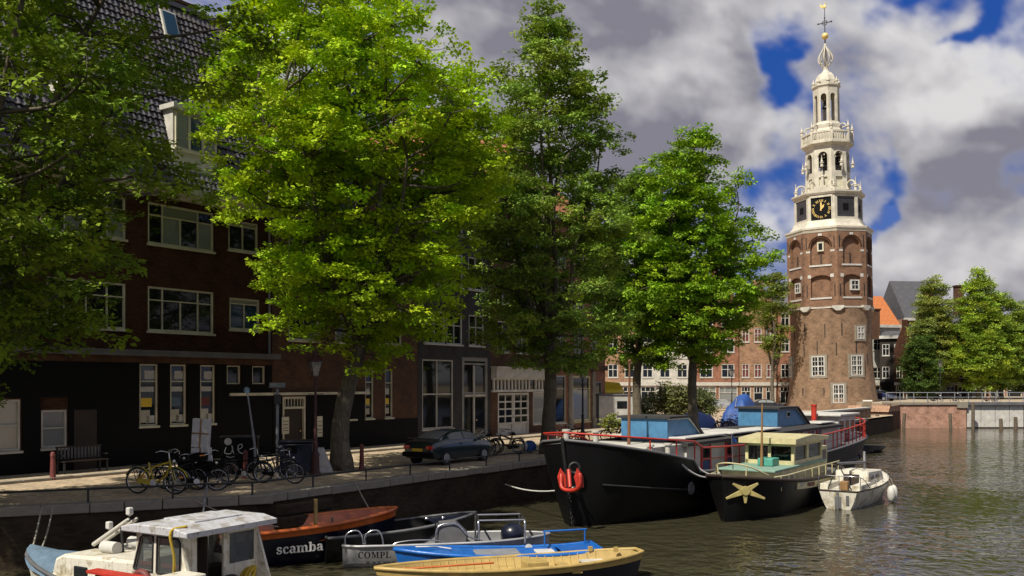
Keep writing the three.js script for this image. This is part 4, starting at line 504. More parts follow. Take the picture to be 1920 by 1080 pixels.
{ // the black barge: x from bow to stern along the quay
  const B = qthing('barge', 'long black dutch barge houseboat with red rails and blue cabins', 'boat', .2, 5, 0, -.024);
  const L = 30.6, half = u => 2.5 * Math.pow(clamp(1 - Math.pow(1 - clamp(u / .14), 2.3), 0, 1), .55) * (u > .84 ? Math.pow(Math.max(0, 1 - Math.pow((u - .84) / .166, 2.6)), .55) : 1);
  const top = u => { const x = u * L; return x < 5 ? lerp(2.98, 2.0, Math.pow(x / 5, .9)) : x < 14 ? lerp(2.0 - .36, 1.36, Math.pow((x - 5) / 9, .7)) : 1.36 + .6 * Math.pow((x - 14) / 16.6, 2.2); };
  const h = hullParts({ L, half, top, keel: u => -.8, pw: u => u < .14 ? lerp(.55, .16, u / .14) : u > .85 ? lerp(.16, .5, (u - .85) / .15) : .14, n: 60, m: 10, rake: .55, rakeS: .5, inner: false });
  mesh('hull', h.outer, M.hull, B); mesh('rubbing_strake', h.rim(.055), M.leadGrey, B); mesh('deck', h.deck(-.12), M.leadGrey, B);
  mesh('stem_post', tube([[-.62, 3.02, 0], [-.3, 1.6, 0], [-.02, .2, 0], [0, -.5, 0]], .07, 6), M.iron, B);
  const wt = []; for (let i = 0; i <= 40; i++) { const u = i / 40 * .9 + .02, p = h.P(u, .62, 1); wt.push(V(p[0], p[1], p[2] + .02)); } mesh('wale', tube(wt, .035, 5), M.iron, B);
  for (const u of [.15, .25, .885, .91]) { const s = .64, p = h.P(u, s, 1); mesh('porthole', at(TOR(.2, .05, 0, 0, 0), p[0], p[1], p[2] + .02, u > .88 ? .35 : 0), M.leadGrey, B); mesh('porthole_glass', at(new THREE.CircleGeometry(.19, 16), p[0], p[1], p[2] + .035, u > .88 ? .35 : 0), M.glassPale, B); }
  // deckhouse
  const x0 = 5.2, x1 = 21.6, hw = 1.85, y0 = 1.3, y1 = 2.52;
  mesh('deckhouse', [B2(x0, x1, y0, y1, -hw, hw)], M.offwhite, B);
  mesh('deckhouse_roof', [B2(x0 - .2, x1 + 3.2, y1, y1 + .12, -hw - .14, hw + .14), grid(4, 8, (u, v) => [lerp(x0 - .2, x1 + 3.2, u), y1 + .12 + .16 * (1 - Math.pow(v * 2 - 1, 2)), lerp(-hw - .1, hw + .1, v)])], M.roofDark, B);
  mesh('aft_house', B2(x1, x1 + 3, y0, y1, -hw + .05, hw - .05), M.offwhite, B);
  for (const [a, b, za, zb] of [[5.4, 9.4, .2, 1.7], [9.8, 12.8, -.2, 1.8], [5.6, 12.8, -1.7, -.5], [21.9, 24.4, .5, 1.7], [13.4, 15.6, .6, 1.8], [21.9, 24.2, -1.4, -.2]]) mesh('roof_panel', RB(b - a, .07, zb - za, .02, (a + b) / 2, y1 + .27, (za + zb) / 2), M.white, B);
  for (const [x, dw] of [[6.5, .75], [8.9, .5], [13.6, .6], [15.0, .6], [17.5, .7], [19.4, .6], [20.6, .6]]) { const d = mesh('door', B2(x, x + dw, 1.42, 2.44, hw, hw + .05), M.blueDoor, B); mesh('frame', [B2(x - .07, x, 1.4, 2.48, hw, hw + .07), B2(x + dw, x + dw + .07, 1.4, 2.48, hw, hw + .07), B2(x - .07, x + dw + .07, 1.9, 1.96, hw, hw + .075)], M.red, d); mesh('pane', B2(x + .08, x + dw - .08, 1.98, 2.36, hw + .05, hw + .06), M.glass, d); }
  // raised bow cabin top and bollards
  mesh('bow_cabin', [B2(2.0, 5.2, 1.6, 2.6, -1.75, 1.75)], M.offwhite, B);
  for (const [x, z] of [[2.4, 1.75], [3.4, 1.95], [.6, .6], [.6, -.6]]) mesh('bollard', [CYL(.1, .1, .55, 10, x, x < 1 ? 2.7 : 2.15, z), CYL(.15, .15, .07, 10, x, x < 1 ? 3.2 : 2.66, z)], M.offwhite, B);
  // red rails
  const side = z => { const a = []; for (let i = 0; i <= 44; i++) { const u = i / 44, p = h.P(u, 1, z, .09), x = u * L; a.push(V(p[0] + (u < .02 ? .1 : 0), p[1] + (x < 5 ? .24 + .5 * (x / 5) : .88), p[2])); } return a; };
  for (const z of [1, -1]) { const a = side(z); mesh('rail', tube(a, .038, 6), M.red, B); mesh('lower_rail', tube(a.slice(8).map(p => V(p.x, p.y - .42, p.z)), .022, 5), M.red, B); for (let i = 3; i < 44; i += i > 30 ? 1 : 2) { const b = h.P(i / 44, 1, z, .09); mesh('rail_post', tube([V(b[0], b[1] - .05, b[2]), a[i]], .03, 5), M.red, B); } }
  // wedge cabins
  for (const [xa, s, mt, ht] of [[5.3, 1, 3.2, .9], [17.3, 1.45, 4.6, 1.0]]) { const W = mt, y = y1 + .1, c = mesh('wedge_cabin', ext([[xa, y - .2], [xa + W, y - .2], [xa + W, y + .04], [xa + W * .58, y + ht], [xa, y + ht]], 2.0, .0).translate(0, 0, 1.0), M.blueCab, B); mesh('roof', [at(BOX(W * .6, .09, 2.3), xa + W * .27, y + ht + .05, 0), at(BOX(Math.hypot(W * .42, ht) + .1, .09, 2.3), xa + W * .8, y + ht * .52 + .03, 0, 0, 0, -Math.atan2(ht - .04, W * .42))], M.roofDark, c); mesh('trim', [bend([[xa + W * .57, y + ht, 1.03], [xa + W * .8, y + ht * .5, 1.03], [xa + W, y + .0, 1.03]], .04, 8, 4), tube([[xa, y + ht, 1.03], [xa + W * .57, y + ht, 1.03]], .04, 4)], M.offwhite, c); if (s > 1) { mesh('window', RB(.42, .3, .06, .02, xa + 1.5, y + .72, 1.0), M.offwhite, c); mesh('pane', BOX(.3, .18, .04, xa + 1.5, y + .72, 1.035), M.glass, c); } }
  // wheelhouse and stern
  const wh = mesh('wheelhouse', [B2(25.6, 28.9, 1.4, 3.02, -1.4, 1.5)], M.white, B); mesh('roof', RB(3.8, .14, 3.3, .04, 27.25, 3.1, .05), M.white, wh); for (const [a, b] of [[25.9, 26.6], [27.0, 27.6], [28.0, 28.6]]) mesh('pane', B2(a, b, 2.1, 2.75, 1.49, 1.52), M.glass, wh); mesh('door', B2(26.95, 27.65, 1.45, 2.05, 1.49, 1.53), M.maroon, wh);
  mesh('chimney', [CYL(.15, .15, 1.25, 14, 25.1, 2.45, .3), CYL(.18, .18, .1, 14, 25.1, 3.6, .3)], M.red, B); mesh('mast', tube([[3.7, 2.4, .2], [3.95, 5.7, .1]], [.07, .035], 8), M.rust, B); mesh('mast_cap', SPH(.07, 3.95, 5.72, .1), M.rust, B); mesh('stern_ring', at(TOR(.42, .09, 0, 0, 0, 6.283, 28, 8), 30.0, 2.35, .3, Math.PI / 2), M.red, B);
  // anchor at the bow
  const an = mesh('anchor', [tube([[-.75, 2.0, .35], [-1.0, 1.45, .55]], .07, 8), bend([[-1.1, 1.95, 1.0], [-1.12, 1.5, .98], [-1.0, 1.35, .6], [-.98, 1.42, .22], [-.85, 1.85, .12]], .07, 14, 6), at(ext([[-.1, 0], [.1, 0], [.13, .35], [0, .62], [-.13, .35]], .09, .02), -1.08, 1.48, 1.0, -.9, 0, .15), at(ext([[-.1, 0], [.1, 0], [.13, .35], [0, .62], [-.13, .35]], .09, .02), -.85, 1.42, .2, -.9, 0, .15)], M.red, B, 'red anchor at the bow'); 
  const ch = []; for (let i = 0; i < 16; i++) ch.push(at(TOR(.045, .014, 0, 0, 0, 6.283, 8, 4), -.66 + i * .035, 1.35 - i * .09, .3 - i * .012, i % 2 ? 1.4 : 0)); mesh('chain', ch, M.iron, B);
  mesh('hawse_pipe', at(TOR(.17, .05, 0, 0, 0, 6.283, 14, 6), -.5, 2.05, .42, -.9), M.iron, B);
}
{ // cream and black tug alongside
  const B = qthing('tug_boat', 'small black hulled tug with cream wheelhouse beside the barge', 'boat', 4.1, 9.0, 0);
  const L = 11.3, half = u => 1.5 * Math.pow(clamp(1 - Math.pow(1 - clamp(u / .3), 2.2)), .6) * (u > .8 ? Math.pow(Math.max(0, 1 - Math.pow((u - .8) / .215, 2.5)), .55) : 1), top = u => 1.02 + .62 * Math.pow(1 - u, 2.6) + .16 * Math.pow(u, 3);
  const h = hullParts({ L, half, top, keel: () => -.6, pw: u => u < .2 ? lerp(.6, .22, u / .2) : u > .8 ? lerp(.2, .5, (u - .8) / .2) : .2, n: 44, m: 8, rake: .35, rakeS: .35, inner: false });
  mesh('hull', h.outer, M.hull, B); mesh('deck', h.deck(-.1), M.leadGrey, B); mesh('rubbing_strake', h.rim(.07), M.darkWood, B);
  const st = []; for (let i = 0; i <= 26; i++) { const u = .3 + i / 26 * .62, p = h.P(u, .88, 1); st.push(V(p[0], p[1], p[2] + .01)); } mesh('cream_strake', st.slice(1).map((p, i) => { const a = st[i], d = p.clone().sub(a); return at(BOX(d.length() + .02, .24, .03), (a.x + p.x) / 2, (a.y + p.y) / 2, (a.z + p.z) / 2 + .012, -Math.atan2(d.z, d.x), 0, Math.atan2(d.y, Math.hypot(d.x, d.z))); }), M.tugCream, B);
  mesh('faded_name', [0, 1, 2, 3, 4, 5, 6].map(k => B2(4.6 + k * .13, 4.69 + k * .13, .94 - k * .006 - (k % 3) * .02, 1.06 - k * .006, 1.5, 1.527)), M.maroon, B); mesh('faded_plate', [0, 1, 2, 3].map(k => B2(3.75 + k * .12, 3.82 + k * .12, 1.0 + (k % 2) * .02, 1.1, 1.5, 1.526)), M.paper, B);
  // cream six pointed anchor on the bow
  const star = [[60, .5], [-60, .5], [112, .72], [-112, .72], [180, .42]].map(([d, l]) => at(ext([[-.1, 0], [.1, 0], [.025, l], [-.025, l]], .07, .015), 0, 0, 0, 0, 0, -d * Math.PI / 180)); star.push(at(CYL(.17, .15, .1, 12, 0, -.05, 0), 0, 0, 0, 0, Math.PI / 2)); { const m = mesh('bow_anchor', star, M.bowGold, B, 'cream star shaped anchor at the bow'); m.position.set(.12, 1.12, .68); m.rotation.y = -.98; }
  // trunk cabin and wheelhouse
  const cab = mesh('trunk_cabin', B2(2.2, 8.6, .95, 1.62, -1.02, 1.02), M.tugCream, B); for (const x of [2.5, 3.5]) mesh('window', RB(.8, .34, .05, .02, x + .4, 1.3, 1.02), M.glassPale, cab); mesh('cabin_top', RB(6.6, .09, 2.2, .03, 5.3, 1.66, 0), M.tealWorn, B);
  for (const z of [-1, 1]) mesh('deck_fence', [...Array(9)].map((_, i) => tube([[2.0 + i * .95, .98, z * 1.32], [2.0 + i * .95, 1.5, z * 1.32]], .025, 4)).concat([tube([[1.6, 1.5, z * 1.2], [2.6, 1.5, z * 1.34], [10.2, 1.5, z * 1.2]], .028, 5), tube([[2.6, 1.25, z * 1.34], [10.2, 1.25, z * 1.2]], .018, 5)]), M.tugCream, B);
  mesh('bow_rail', [bend([[1.6, 1.55, 1.0], [.6, 1.95, .55], [.3, 2.05, 0], [.6, 1.95, -.55], [1.6, 1.55, -1.0]], .028, 20, 5), tube([[.6, 1.4, .5], [.6, 1.95, .55]], .025, 5), tube([[.6, 1.4, -.5], [.6, 1.95, -.55]], .025, 5)], M.tugCream, B);
  const W = mesh('wheelhouse', [...[[4.6, 4.75], [6.25, 6.5], [8.25, 8.4]].flatMap(([a, b]) => [B2(a, b, 1.66, 2.55, .86, .98), B2(a, b, 1.66, 2.55, -.98, -.86)]), B2(4.6, 8.4, 1.66, 1.86, .87, .97), B2(4.6, 8.4, 1.66, 1.86, -.97, -.87), B2(4.6, 4.72, 1.66, 1.86, -.87, .87), B2(4.6, 4.72, 1.86, 2.55, -.06, .06), B2(8.28, 8.4, 1.66, 2.55, -.87, .87), B2(4.6, 8.4, 2.42, 2.55, .865, .975), B2(4.6, 8.4, 2.42, 2.55, -.975, -.865), B2(4.6, 4.72, 2.42, 2.55, -.865, .865)], M.tugCream, B);
  const G2 = mat([.55, .6, .6], .03, { transmission: 1, thickness: 0 }); for (const [a, b] of [[4.75, 6.25], [6.5, 8.25]]) for (const z of [.91, -.91]) mesh('pane', B2(a, b, 1.86, 2.42, z - .01, z + .01), G2, W); for (const z of [-.47, .47]) mesh('pane', B2(4.65, 4.67, 1.86, 2.42, z - .4, z + .4), G2, W);
  mesh('wheelhouse_roof', [ext([[4.3, 2.55], [8.75, 2.55], [8.75, 2.66], [6.5, 2.82], [4.3, 2.72]], 2.3, .02).translate(0, 0, 1.15)], M.tugCream, B); mesh('helm', [at(TOR(.26, .03, 0, 0, 0), 5.3, 2.0, 0, Math.PI / 2), B2(5.35, 5.5, 1.66, 2.0, -.2, .2)], M.wood, B);
  mesh('aft_cabin', B2(8.4, 9.6, .98, 2.2, -.85, .85), M.tugCream, B); mesh('aft_window', B2(8.6, 9.4, 1.6, 2.05, .84, .87), M.glass, B); mesh('teal_box', RB(.8, .3, .6, .04, 3.9, 1.86, .2), M.teal, B); mesh('mast', tube([[3.4, 1.6, .1], [3.5, 4.1, .1]], [.06, .03], 8), M.wood, B); mesh('flag_staff', tube([[.7, 1.8, 0], [.55, 3.1, 0]], .02, 5), M.leadGrey, B); mesh('pennant', at(grid(8, 3, (u, v) => [u * .4, (v - .5) * .28 * (1 - u * .6) - u * .1, Math.sin(u * 7) * .04]), .58, 2.9, 0), M.tarpBlue, B);
}
{ // white sailing boat, stern towards the bridge
  const B = qthing('sail_boat', 'small white weathered sailing boat moored stern first outside the tug', 'boat', 9.7, 11.4, 0); 
  const L = 6.2, half = u => { const w = 1 - u; return 1.05 * Math.pow(clamp(1 - Math.pow(Math.abs(w - .45) / .56, 2.4)), .75) * 1 + (w > .9 ? 0 : 0); }, hb = u => Math.max(u < .08 ? .72 + u * 1.6 : half(1 - u), .0);
  const h = hullParts({ L, half: u => hb(1 - u), top: u => .72 + .28 * Math.pow(1 - u, 2), keel: u => -.28 - .1 * Math.sin(u * 3.1), pw: u => .38, n: 26, m: 8, rake: .5, rakeS: .12, inner: false });
  const turnAll = g => g.applyMatrix4(new THREE.Matrix4().makeRotationY(Math.PI).setPosition(L, 0, 0));
  mesh('hull', h.outer.map(turnAll), M.boatWhite, B); mesh('deck', turnAll(h.deck(-.02)), M.boatWhite, B); mesh('rubbing_strake', h.rim(.03).map(turnAll), M.darkWood, B);
  mesh('transom_step', [B2(-.12, 0, .05, .5, -.12, .12), B2(-.1, .0, .2, .62, .3, .42)], M.leadGrey, B); mesh('rudder', B2(-.16, -.06, -.4, .7, -.04, .04), M.leadGrey, B);
  mesh('cabin', ext([[1.9, .7], [4.6, .8], [4.2, 1.22], [2.0, 1.3]], 1.3, .04).translate(0, 0, .65), M.boatWhite, B); mesh('cabin_hatch', RB(.7, .08, .6, .02, 2.6, 1.32, 0), M.boatWhite, B); for (const x of [2.4, 3.2]) for (const z of [.65, -.65]) mesh('window', RB(.5, .16, .04, .02, x + .2, 1.05, z), M.glass, B);
  mesh('companionway', B2(1.85, 1.92, .75, 1.2, -.3, .3), M.darkWood, B); for (const z of [-1, 1]) mesh('cockpit_seat', RB(1.6, .25, .35, .04, 1.0, .82, z * .62), M.boatWhite, B);
  mesh('engine_box', RB(.3, .35, .3, .03, .1, .92, .2), M.wood, B); mesh('boom', tube([[.2, 1.75, -.1], [4.0, 1.55, 0]], .05, 8), M.leadGrey, B); mesh('boom_crutch', [tube([[.15, .75, -.45], [.3, 1.75, -.1]], .025, 5), tube([[.15, .75, .45], [.3, 1.75, -.1]], .025, 5)], M.iron, B); mesh('mast_stump', tube([[4.0, 1.1, 0], [4.0, 2.0, 0]], .05, 8), M.alu, B);
  mesh('stern_rail', [bend([[.9, .8, .95], [.1, 1.25, .8], [0, 1.28, 0], [.1, 1.25, -.8], [.9, .8, -.95]], .018, 20, 5), ...[-.8, 0, .8].map(z => tube([[.08, .72, z], [.06, 1.26, z]], .015, 4)), tube([[1.0, 1.2, .95], [5.6, 1.3, .3]], .01, 4), ...[2, 3.4, 4.6].map(x => tube([[x, .75, 1.0 - x * .03], [x, 1.22, .98 - x * .05]], .012, 4))], M.chrome, B);
}
for (const [x, l] of [[3.3, 'white fender hanging on the near side of the sailing boat'], [3.75, 'white fender hanging farther forward on the sailing boat']]) { const f = qthing('boat_fender', l, 'fender', 9.7 + x, 12.62, .35, 0, 'fenders on the sailing boat'); mesh('body', [SPH(.17, 0, 0, 0, 1, 2.0, 1)], M.white, f); mesh('cord', tube([[0, .3, 0], [0, .62, -.12]], .012, 4), M.rope, f); }
{ const B = qthing('dark_dinghy', 'small flat dark dinghy afloat behind the barge stern', 'boat', 39.5, 5.2, 0); const h = hullParts({ L: 3.6, half: u => .7 * Math.pow(clamp(1 - Math.pow(1 - u * .95, 3)), .6), top: u => .42 + .2 * Math.pow(1 - u, 2), keel: () => -.1, n: 16, m: 6, rake: .2 }); mesh('hull', h.outer, M.navy, B); mesh('lining', h.ins, M.black, B); mesh('gunwale', h.rim(.03), M.iron, B); mesh('thwart', B2(1.6, 1.9, .35, .38, -.6, .6), M.darkWood, B); }

{ // white cabin motor boat at the lower left; local x from bow to stern
  const B = boatAt('cabin_boat', 'weathered white cabin motorboat with grey roof moored below the quay', 'boat', -10.7, 21.1, .862, -.507), L = 8.6;
  const h = hullParts({ L, half: u => 1.28 * Math.pow(clamp(1 - Math.pow(1 - clamp(u / .5), 2.2)), .8) * (1 - .12 * u), top: u => .72 + .36 * Math.pow(1 - u, 2), keel: () => -.35, pw: () => .3, n: 30, m: 7, rake: .4, thick: .07, floor: .2 });
  mesh('hull', h.outer, M.boatWhite, B); mesh('lining', h.ins, M.boatWhite, B); mesh('rubbing_strake', h.rim(.045), M.leadGrey, B); mesh('foredeck', h.deck(-.02, .03, 0, .52), M.boatWhite, B); mesh('cockpit_sole', grid(6, 1, (u, v) => { const p = h.P(.5 + u * .48, 1, 1, .12); return [p[0], .25, p[2] * (v * 2 - 1)]; }), M.leadGrey, B);
  // trunk
  const tr = mesh('trunk_cabin', ext([[1.75, .75], [4.5, .75], [4.5, 1.38], [2.15, 1.3], [1.9, 1.2]], 1.7, .06).translate(0, 0, .85), M.boatWhite, B); for (const x of [2.75, 3.6]) mesh('porthole', RB(.42, .24, .06, .06, x, 1.05, .86), M.glass, tr); mesh('hatch', RB(.5, .1, .5, .03, 2.7, 1.38, -.2), M.offwhite, tr);
  for (const z of [.35, -.3]) mesh('deck_vent', [at(CYL(.13, .13, .42, 12, 0, -.21, 0), 3.0, 1.5, z, 0, 0, Math.PI / 2), B2(2.9, 3.1, 1.3, 1.45, z - .06, z + .06)], M.white, B);
  // lowered mast with lamp brackets
  mesh('folded_mast', [tube([[2.1, 1.45, .1], [3.5, 2.1, .3]], .05, 8), tube([[2.1, 1.45, -.1], [3.5, 2.1, .1]], .04, 8)], M.offwhite, B); for (const [x, y] of [[2.75, 1.82], [3.4, 2.16]]) mesh('mast_lamp', [RB(.12, .16, .12, .03, x, y + .1, .2), CYL(.03, .03, .12, 6, x, y, .2)], M.white, B); mesh('mast_crutch', tube([[3.2, 1.35, .2], [3.2, 1.97, .25]], .03, 6), M.iron, B);
  // wheelhouse: side with two windows, windshield, open back with door
  const wx = 4.45, ex = 5.75, z1 = .98, yb = .75, yt = 2.08;
  const sideP = [[wx - .1, yb], [ex + .55, yb], [ex + .05, yt], [wx + .25, yt]], hl = [[wx + .1, 1.34], [wx + .64, 1.32], [wx + .67, 2.0], [wx + .38, 2.0], [wx + .3, 1.94]], hr = [[wx + .76, 1.32], [wx + 1.4, 1.32], [wx + 1.42, 1.92], [wx + 1.36, 2.0], [wx + .78, 2.0]];
  const H = mesh('wheelhouse', [ext(sideP, .06, .008, [hl, hr]).translate(0, 0, z1), ext(sideP, .06, .008, [hl, hr]).translate(0, 0, -z1 + .06), at(ext(rect(-.92, .92, yb, yt + .02), .05, 0, [rect(-.8, -.05, 1.42, 1.95), rect(.05, .8, 1.42, 1.95)]), wx + .1, 0, 0, -Math.PI / 2, 0, 0), at(ext(rect(-.94, .94, .3, yt), .05, 0, [rect(-.6, .05, .3, 1.98), rect(.2, .85, 1.35, 1.95)]), ex + .12, 0, 0, Math.PI / 2)], M.boatWhite, B);
  const G = mat([.45, .48, .48], .05, { transmission: .9, thickness: 0 }); for (const z of [z1 - .03, -z1 + .03]) for (const q of [hl, hr]) mesh('pane', ext(q, .012).translate(0, 0, z), G, H); mesh('pane', at(ext(rect(.2, .85, 1.35, 1.95), .012), ex + .1, 0, 0, Math.PI / 2), G, H);
  for (const q of [hl, hr]) mesh('gasket', tube([...q, q[0]].map(([x, y]) => [x, y, z1 + .005]), .022, 5), M.rubber, H);
  mesh('door', at(B2(-.3, .3, .35, 1.95, 0, .03), ex - .25, 0, .35, .3), M.darkWood, H); mesh('interior', [B2(wx + .4, wx + .8, .3, 1.2, -.8, -.1), B2(wx + .9, ex - .2, .3, .75, -.9, -.4)], M.darkWood, B);
  mesh('wheelhouse_roof', [ext([[wx - .05, yt], [ex + .45, yt], [ex + .45, yt + .06], [ex + .1, yt + .13], [wx + .3, yt + .13], [wx - .05, yt + .06]], 2.3, .02).translate(0, 0, 1.15), RB(.9, .05, 1.2, .02, wx + .8, yt + .16, -.1)], M.roofGrey, B);
  mesh('lifebuoy', at(TOR(.22, .07, 0, 0, 0, 6.283, 20, 8), wx + .4, 1.08, z1 + .06), M.maroon, B); mesh('roof_rope', bend([[wx + 1.5, yt + .16, .9], [wx + 1.4, yt + .1, 1.18], [wx + 1.41, 1.7, 1.12], [wx + 1.3, 1.2, 1.05], [wx + 1.28, .8, 1.1]], .026, 20, 6), M.ropeYellow, B);
  const coil = []; for (let k = 0; k < 7; k++) coil.push(at(TOR(.17 + .02 * Math.sin(k * 2), .022, 0, 0, 0, 6.283, 18, 5), ex + .28 + k * .02, 1.05 + .015 * k, -.5, Math.PI / 2 + k * .08, .08 * k)); mesh('rope_coil', coil, M.ropeYellow, B); mesh('net_bundle', [SPH(.22, ex + .32, 1.0, -.05, .9, .9, 1), SPH(.16, ex + .36, .88, .2, 1, .8, 1)], M.darkWood, B);
  mesh('engine_hatch', RB(.6, .62, .55, .03, wx + 1.75, 1.12, 1.2), M.boatWhite, B, 'white locker box on the side deck'); mesh('side_bench', B2(ex + .9, 8.2, .5, .6, .7, 1.05), M.offwhite, B); mesh('red_plank', RB(1.7, .06, .26, .01, wx + .3, 1.3, 1.42), M.red, B, 'bright red plank along the side'); mesh('plank_bracket', [B2(wx - .4, wx - .34, .75, 1.27, 1.2, 1.46), B2(wx + .9, wx + .96, .75, 1.27, 1.2, 1.46)], M.iron, B);
  mesh('bow_cover', grid(10, 8, (u, v) => { const p = h.P(u * .21 + .005, 1, 1, -.04), s = v * 2 - 1; return [p[0], p[1] + .14 * (1 - s * s) + .03 * Math.sin(u * 9 + v * 7) - (Math.abs(s) > .9 ? .12 : 0), p[2] * s]; }), M.canvasBlue, B);
}
{ // navy sloop with orange lining: bow to the right
  const B = boatAt('orange_sloop', 'open navy sloop with glossy orange interior and gunwale below the quay', 'boat', -3.6, 27.2, -.87, -.5), L = 6.6;
  const h = hullParts({ L, half: u => 1.02 * Math.pow(clamp(1 - Math.pow(1 - clamp(u / .45), 2.4)), .72) * (1 - .18 * Math.pow(u, 3)), top: u => .92 + .32 * Math.pow(1 - u, 2.4), keel: () => -.3, pw: () => .34, n: 30, m: 8, rake: .25, thick: .07, floor: .25 });
  mesh('hull', h.outer, M.navy, B); mesh('lining', h.ins, M.orange, B); mesh('gunwale', h.rim(.062, 8), M.orange, B);
  const band = []; for (const s of [1, -1]) band.push(grid(30, 1, (u, v) => { const p = h.P(u, .86 + v * .12, s); return [p[0], p[1], p[2] + s * .012]; })); mesh('sheer_plank', band, M.orange, B);
  for (const x of [2.2, 3.7, 5.2]) mesh('thwart', B2(x, x + .32, .62, .67, -.88, .88), M.orange, B); mesh('side_bench', [B2(3.0, 6.2, .6, .65, .5, .85), B2(3.0, 6.2, .6, .65, -.85, -.5)], M.orange, B); mesh('mast_stump', RB(.09, .95, .09, .01, 2.25, 1.2, -.2), M.creamWood, B); mesh('tiller_post', tube([[1.6, .5, .3], [1.6, 1.05, .3]], .03, 6), M.leadGrey, B);
  mesh('lettering', at(text('scamba', .24, font), 2.95, .52, -1.045, Math.PI), M.paper, B);
}
{ // dark sloop behind the aluminium boat
  const B = boatAt('dark_sloop', 'low black sloop with brown deck edge behind the aluminium boat', 'boat', -1.35, 27.6, -.92, -.39), h = hullParts({ L: 4.3, half: u => .9 * Math.pow(clamp(1 - Math.pow(1 - clamp(u / .5), 2.2)), .75), top: u => .72 + .34 * Math.pow(1 - u, 2.2), keel: () => -.3, pw: () => .34, n: 24, m: 6, rake: .3, thick: .06 });
  mesh('hull', h.outer, M.blackGloss, B); mesh('lining', h.ins, M.black, B); mesh('gunwale', h.rim(.045), M.leadGrey, B); mesh('side_deck', B2(1.9, 3.8, .66, .7, -.85, -.5), M.wood, B); mesh('foredeck', h.deck(-.02, .02, 0, .28), M.navy, B); for (const x of [.8, 1.3]) mesh('deck_fitting', SPH(.06, x, .98, -.2), M.chrome, B); mesh('thwart', B2(3.2, 3.5, .5, .54, -.8, .8), M.darkWood, B); mesh('console', RB(.5, .5, .5, .05, 3.4, .75, .1), M.navy, B);
}
{ // aluminium work boat, stern hoops to the left
  const B = boatAt('aluminium_boat', 'bare aluminium boat with tube frame and grey console', 'boat', -4.55, 25.35, .985, .10), L = 5.6;
  const h = hullParts({ L, half: u => .9 * (u < .06 ? .8 + u * 3.3 : 1) * Math.pow(clamp(1 - Math.pow(clamp((u - .55) / .46), 2.2)), .75), top: u => .6 + .12 * Math.pow(u, 2), keel: u => -.2 + .25 * Math.pow(u, 5), pw: () => .22, n: 26, m: 6, thick: .05, floor: .12 });
  mesh('hull', [...h.outer, grid(1, 6, (a, v) => h.P(0, v, a * 2 - 1))], M.alu, B); mesh('lining', h.ins, M.leadGrey, B); mesh('gunwale', h.rim(.04), M.alu, B); mesh('floor', B2(.1, 4.2, .13, .15, -.75, .75), M.leadGrey, B);
  mesh('name_lettering', text('COMPL', .17, font).translate(.85, .38, .93), M.black, B); mesh('number_lettering', text('30-02-VW', .14, sans).translate(3.2, .44, .90), M.black, B);
  for (const x of [.1, .62]) mesh('ladder_hoop', bend([[x, .45, .75], [x - .02, .85, .75], [x + .12, .98, .75], [x + .32, .98, .75], [x + .42, .8, .75], [x + .46, .45, .75]], .025, 20, 6), M.chrome, B);
  mesh('low_rail', bend([[1.2, .5, .8], [1.4, .66, .8], [2.6, .68, .8], [2.8, .5, .8]], .02, 16, 5), M.chrome, B);
  mesh('console', [ext([[2.55, .15], [3.2, .15], [3.3, .75], [3.0, 1.05], [2.55, 1.0]], .9, .04).translate(0, 0, .4)], M.leadGrey, B); mesh('console_rim', bend([[2.5, .2, .43], [2.5, .98, .43], [2.75, 1.1, .43], [3.05, 1.06, .43], [3.35, .75, .43], [3.8, .6, .43]], .028, 20, 6), M.chrome, B); mesh('wheel', at(TOR(.16, .02, 0, 0, 0), 2.5, .95, 0, Math.PI / 2 - .3), M.black, B);
  const fr = []; for (const x of [3.6, 4.85]) fr.push(bend([[x, .45, .7], [x, 1.12, .68], [x, 1.2, .58], [x, 1.2, -.58], [x, 1.12, -.68], [x, .45, -.7]], .03, 24, 6)); fr.push(tube([[3.6, 1.19, .55], [4.85, 1.19, .55]], .026), tube([[3.6, 1.19, -.55], [4.85, 1.19, -.55]], .026)); mesh('tube_frame', fr, M.chrome, B);
  mesh('covered_seat', [SPH(.34, 4.6, .72, -.1, 1, .9, 1), B2(4.3, 4.9, .2, .6, -.35, .2)], M.navy, B);
}
{ // blue rowing boat
  const B = boatAt('blue_boat', 'bright blue plastic open boat between the aluminium and cream boats', 'boat', -2.75, 23.75, .985, .17), L = 5.05;
  const h = hullParts({ L, half: u => .72 * Math.pow(clamp(1 - Math.pow(1 - clamp(u / .42), 2.0)), .8) * (1 - .1 * u), top: u => .48 + .2 * Math.pow(1 - u, 2.6) + .12 * Math.pow(u, 5), keel: () => -.2, pw: () => .3, n: 24, m: 6, rake: .25, thick: .08, floor: .14 });
  mesh('hull', h.outer, M.boatBlue, B); mesh('lining', h.ins, M.boatBlue, B); mesh('gunwale', h.rim(.055, 8), M.boatBlue, B); mesh('foredeck', h.deck(.0, .02, 0, .3), M.boatBlue, B); mesh('stern_deck', h.deck(.0, .02, .8, 1), M.boatBlue, B);
  mesh('seat_board', RB(1.15, .06, .9, .02, 2.4, .5, .0), M.galv, B); mesh('stern_seat', RB(.5, .06, .9, .02, 3.7, .46, 0), M.paper, B); mesh('grab_bar', [tube([[3.7, .95, -.45], [4.9, .98, -.45]], .025), tube([[4.85, .6, -.45], [4.85, .98, -.45]], .022), tube([[3.75, .55, -.45], [3.75, .95, -.45]], .022)], M.boatBlue, B); mesh('round_sticker', at(new THREE.CylinderGeometry(.1, .1, .01, 18), 3.35, .5, -.62, 0, 1.45), M.paper, B); mesh('bow_line', bend([[.3, .72, 0], [.6, .74, .15], [.9, .68, -.1], [1.2, .66, .1]], .02, 16, 5), M.paper, B);
}
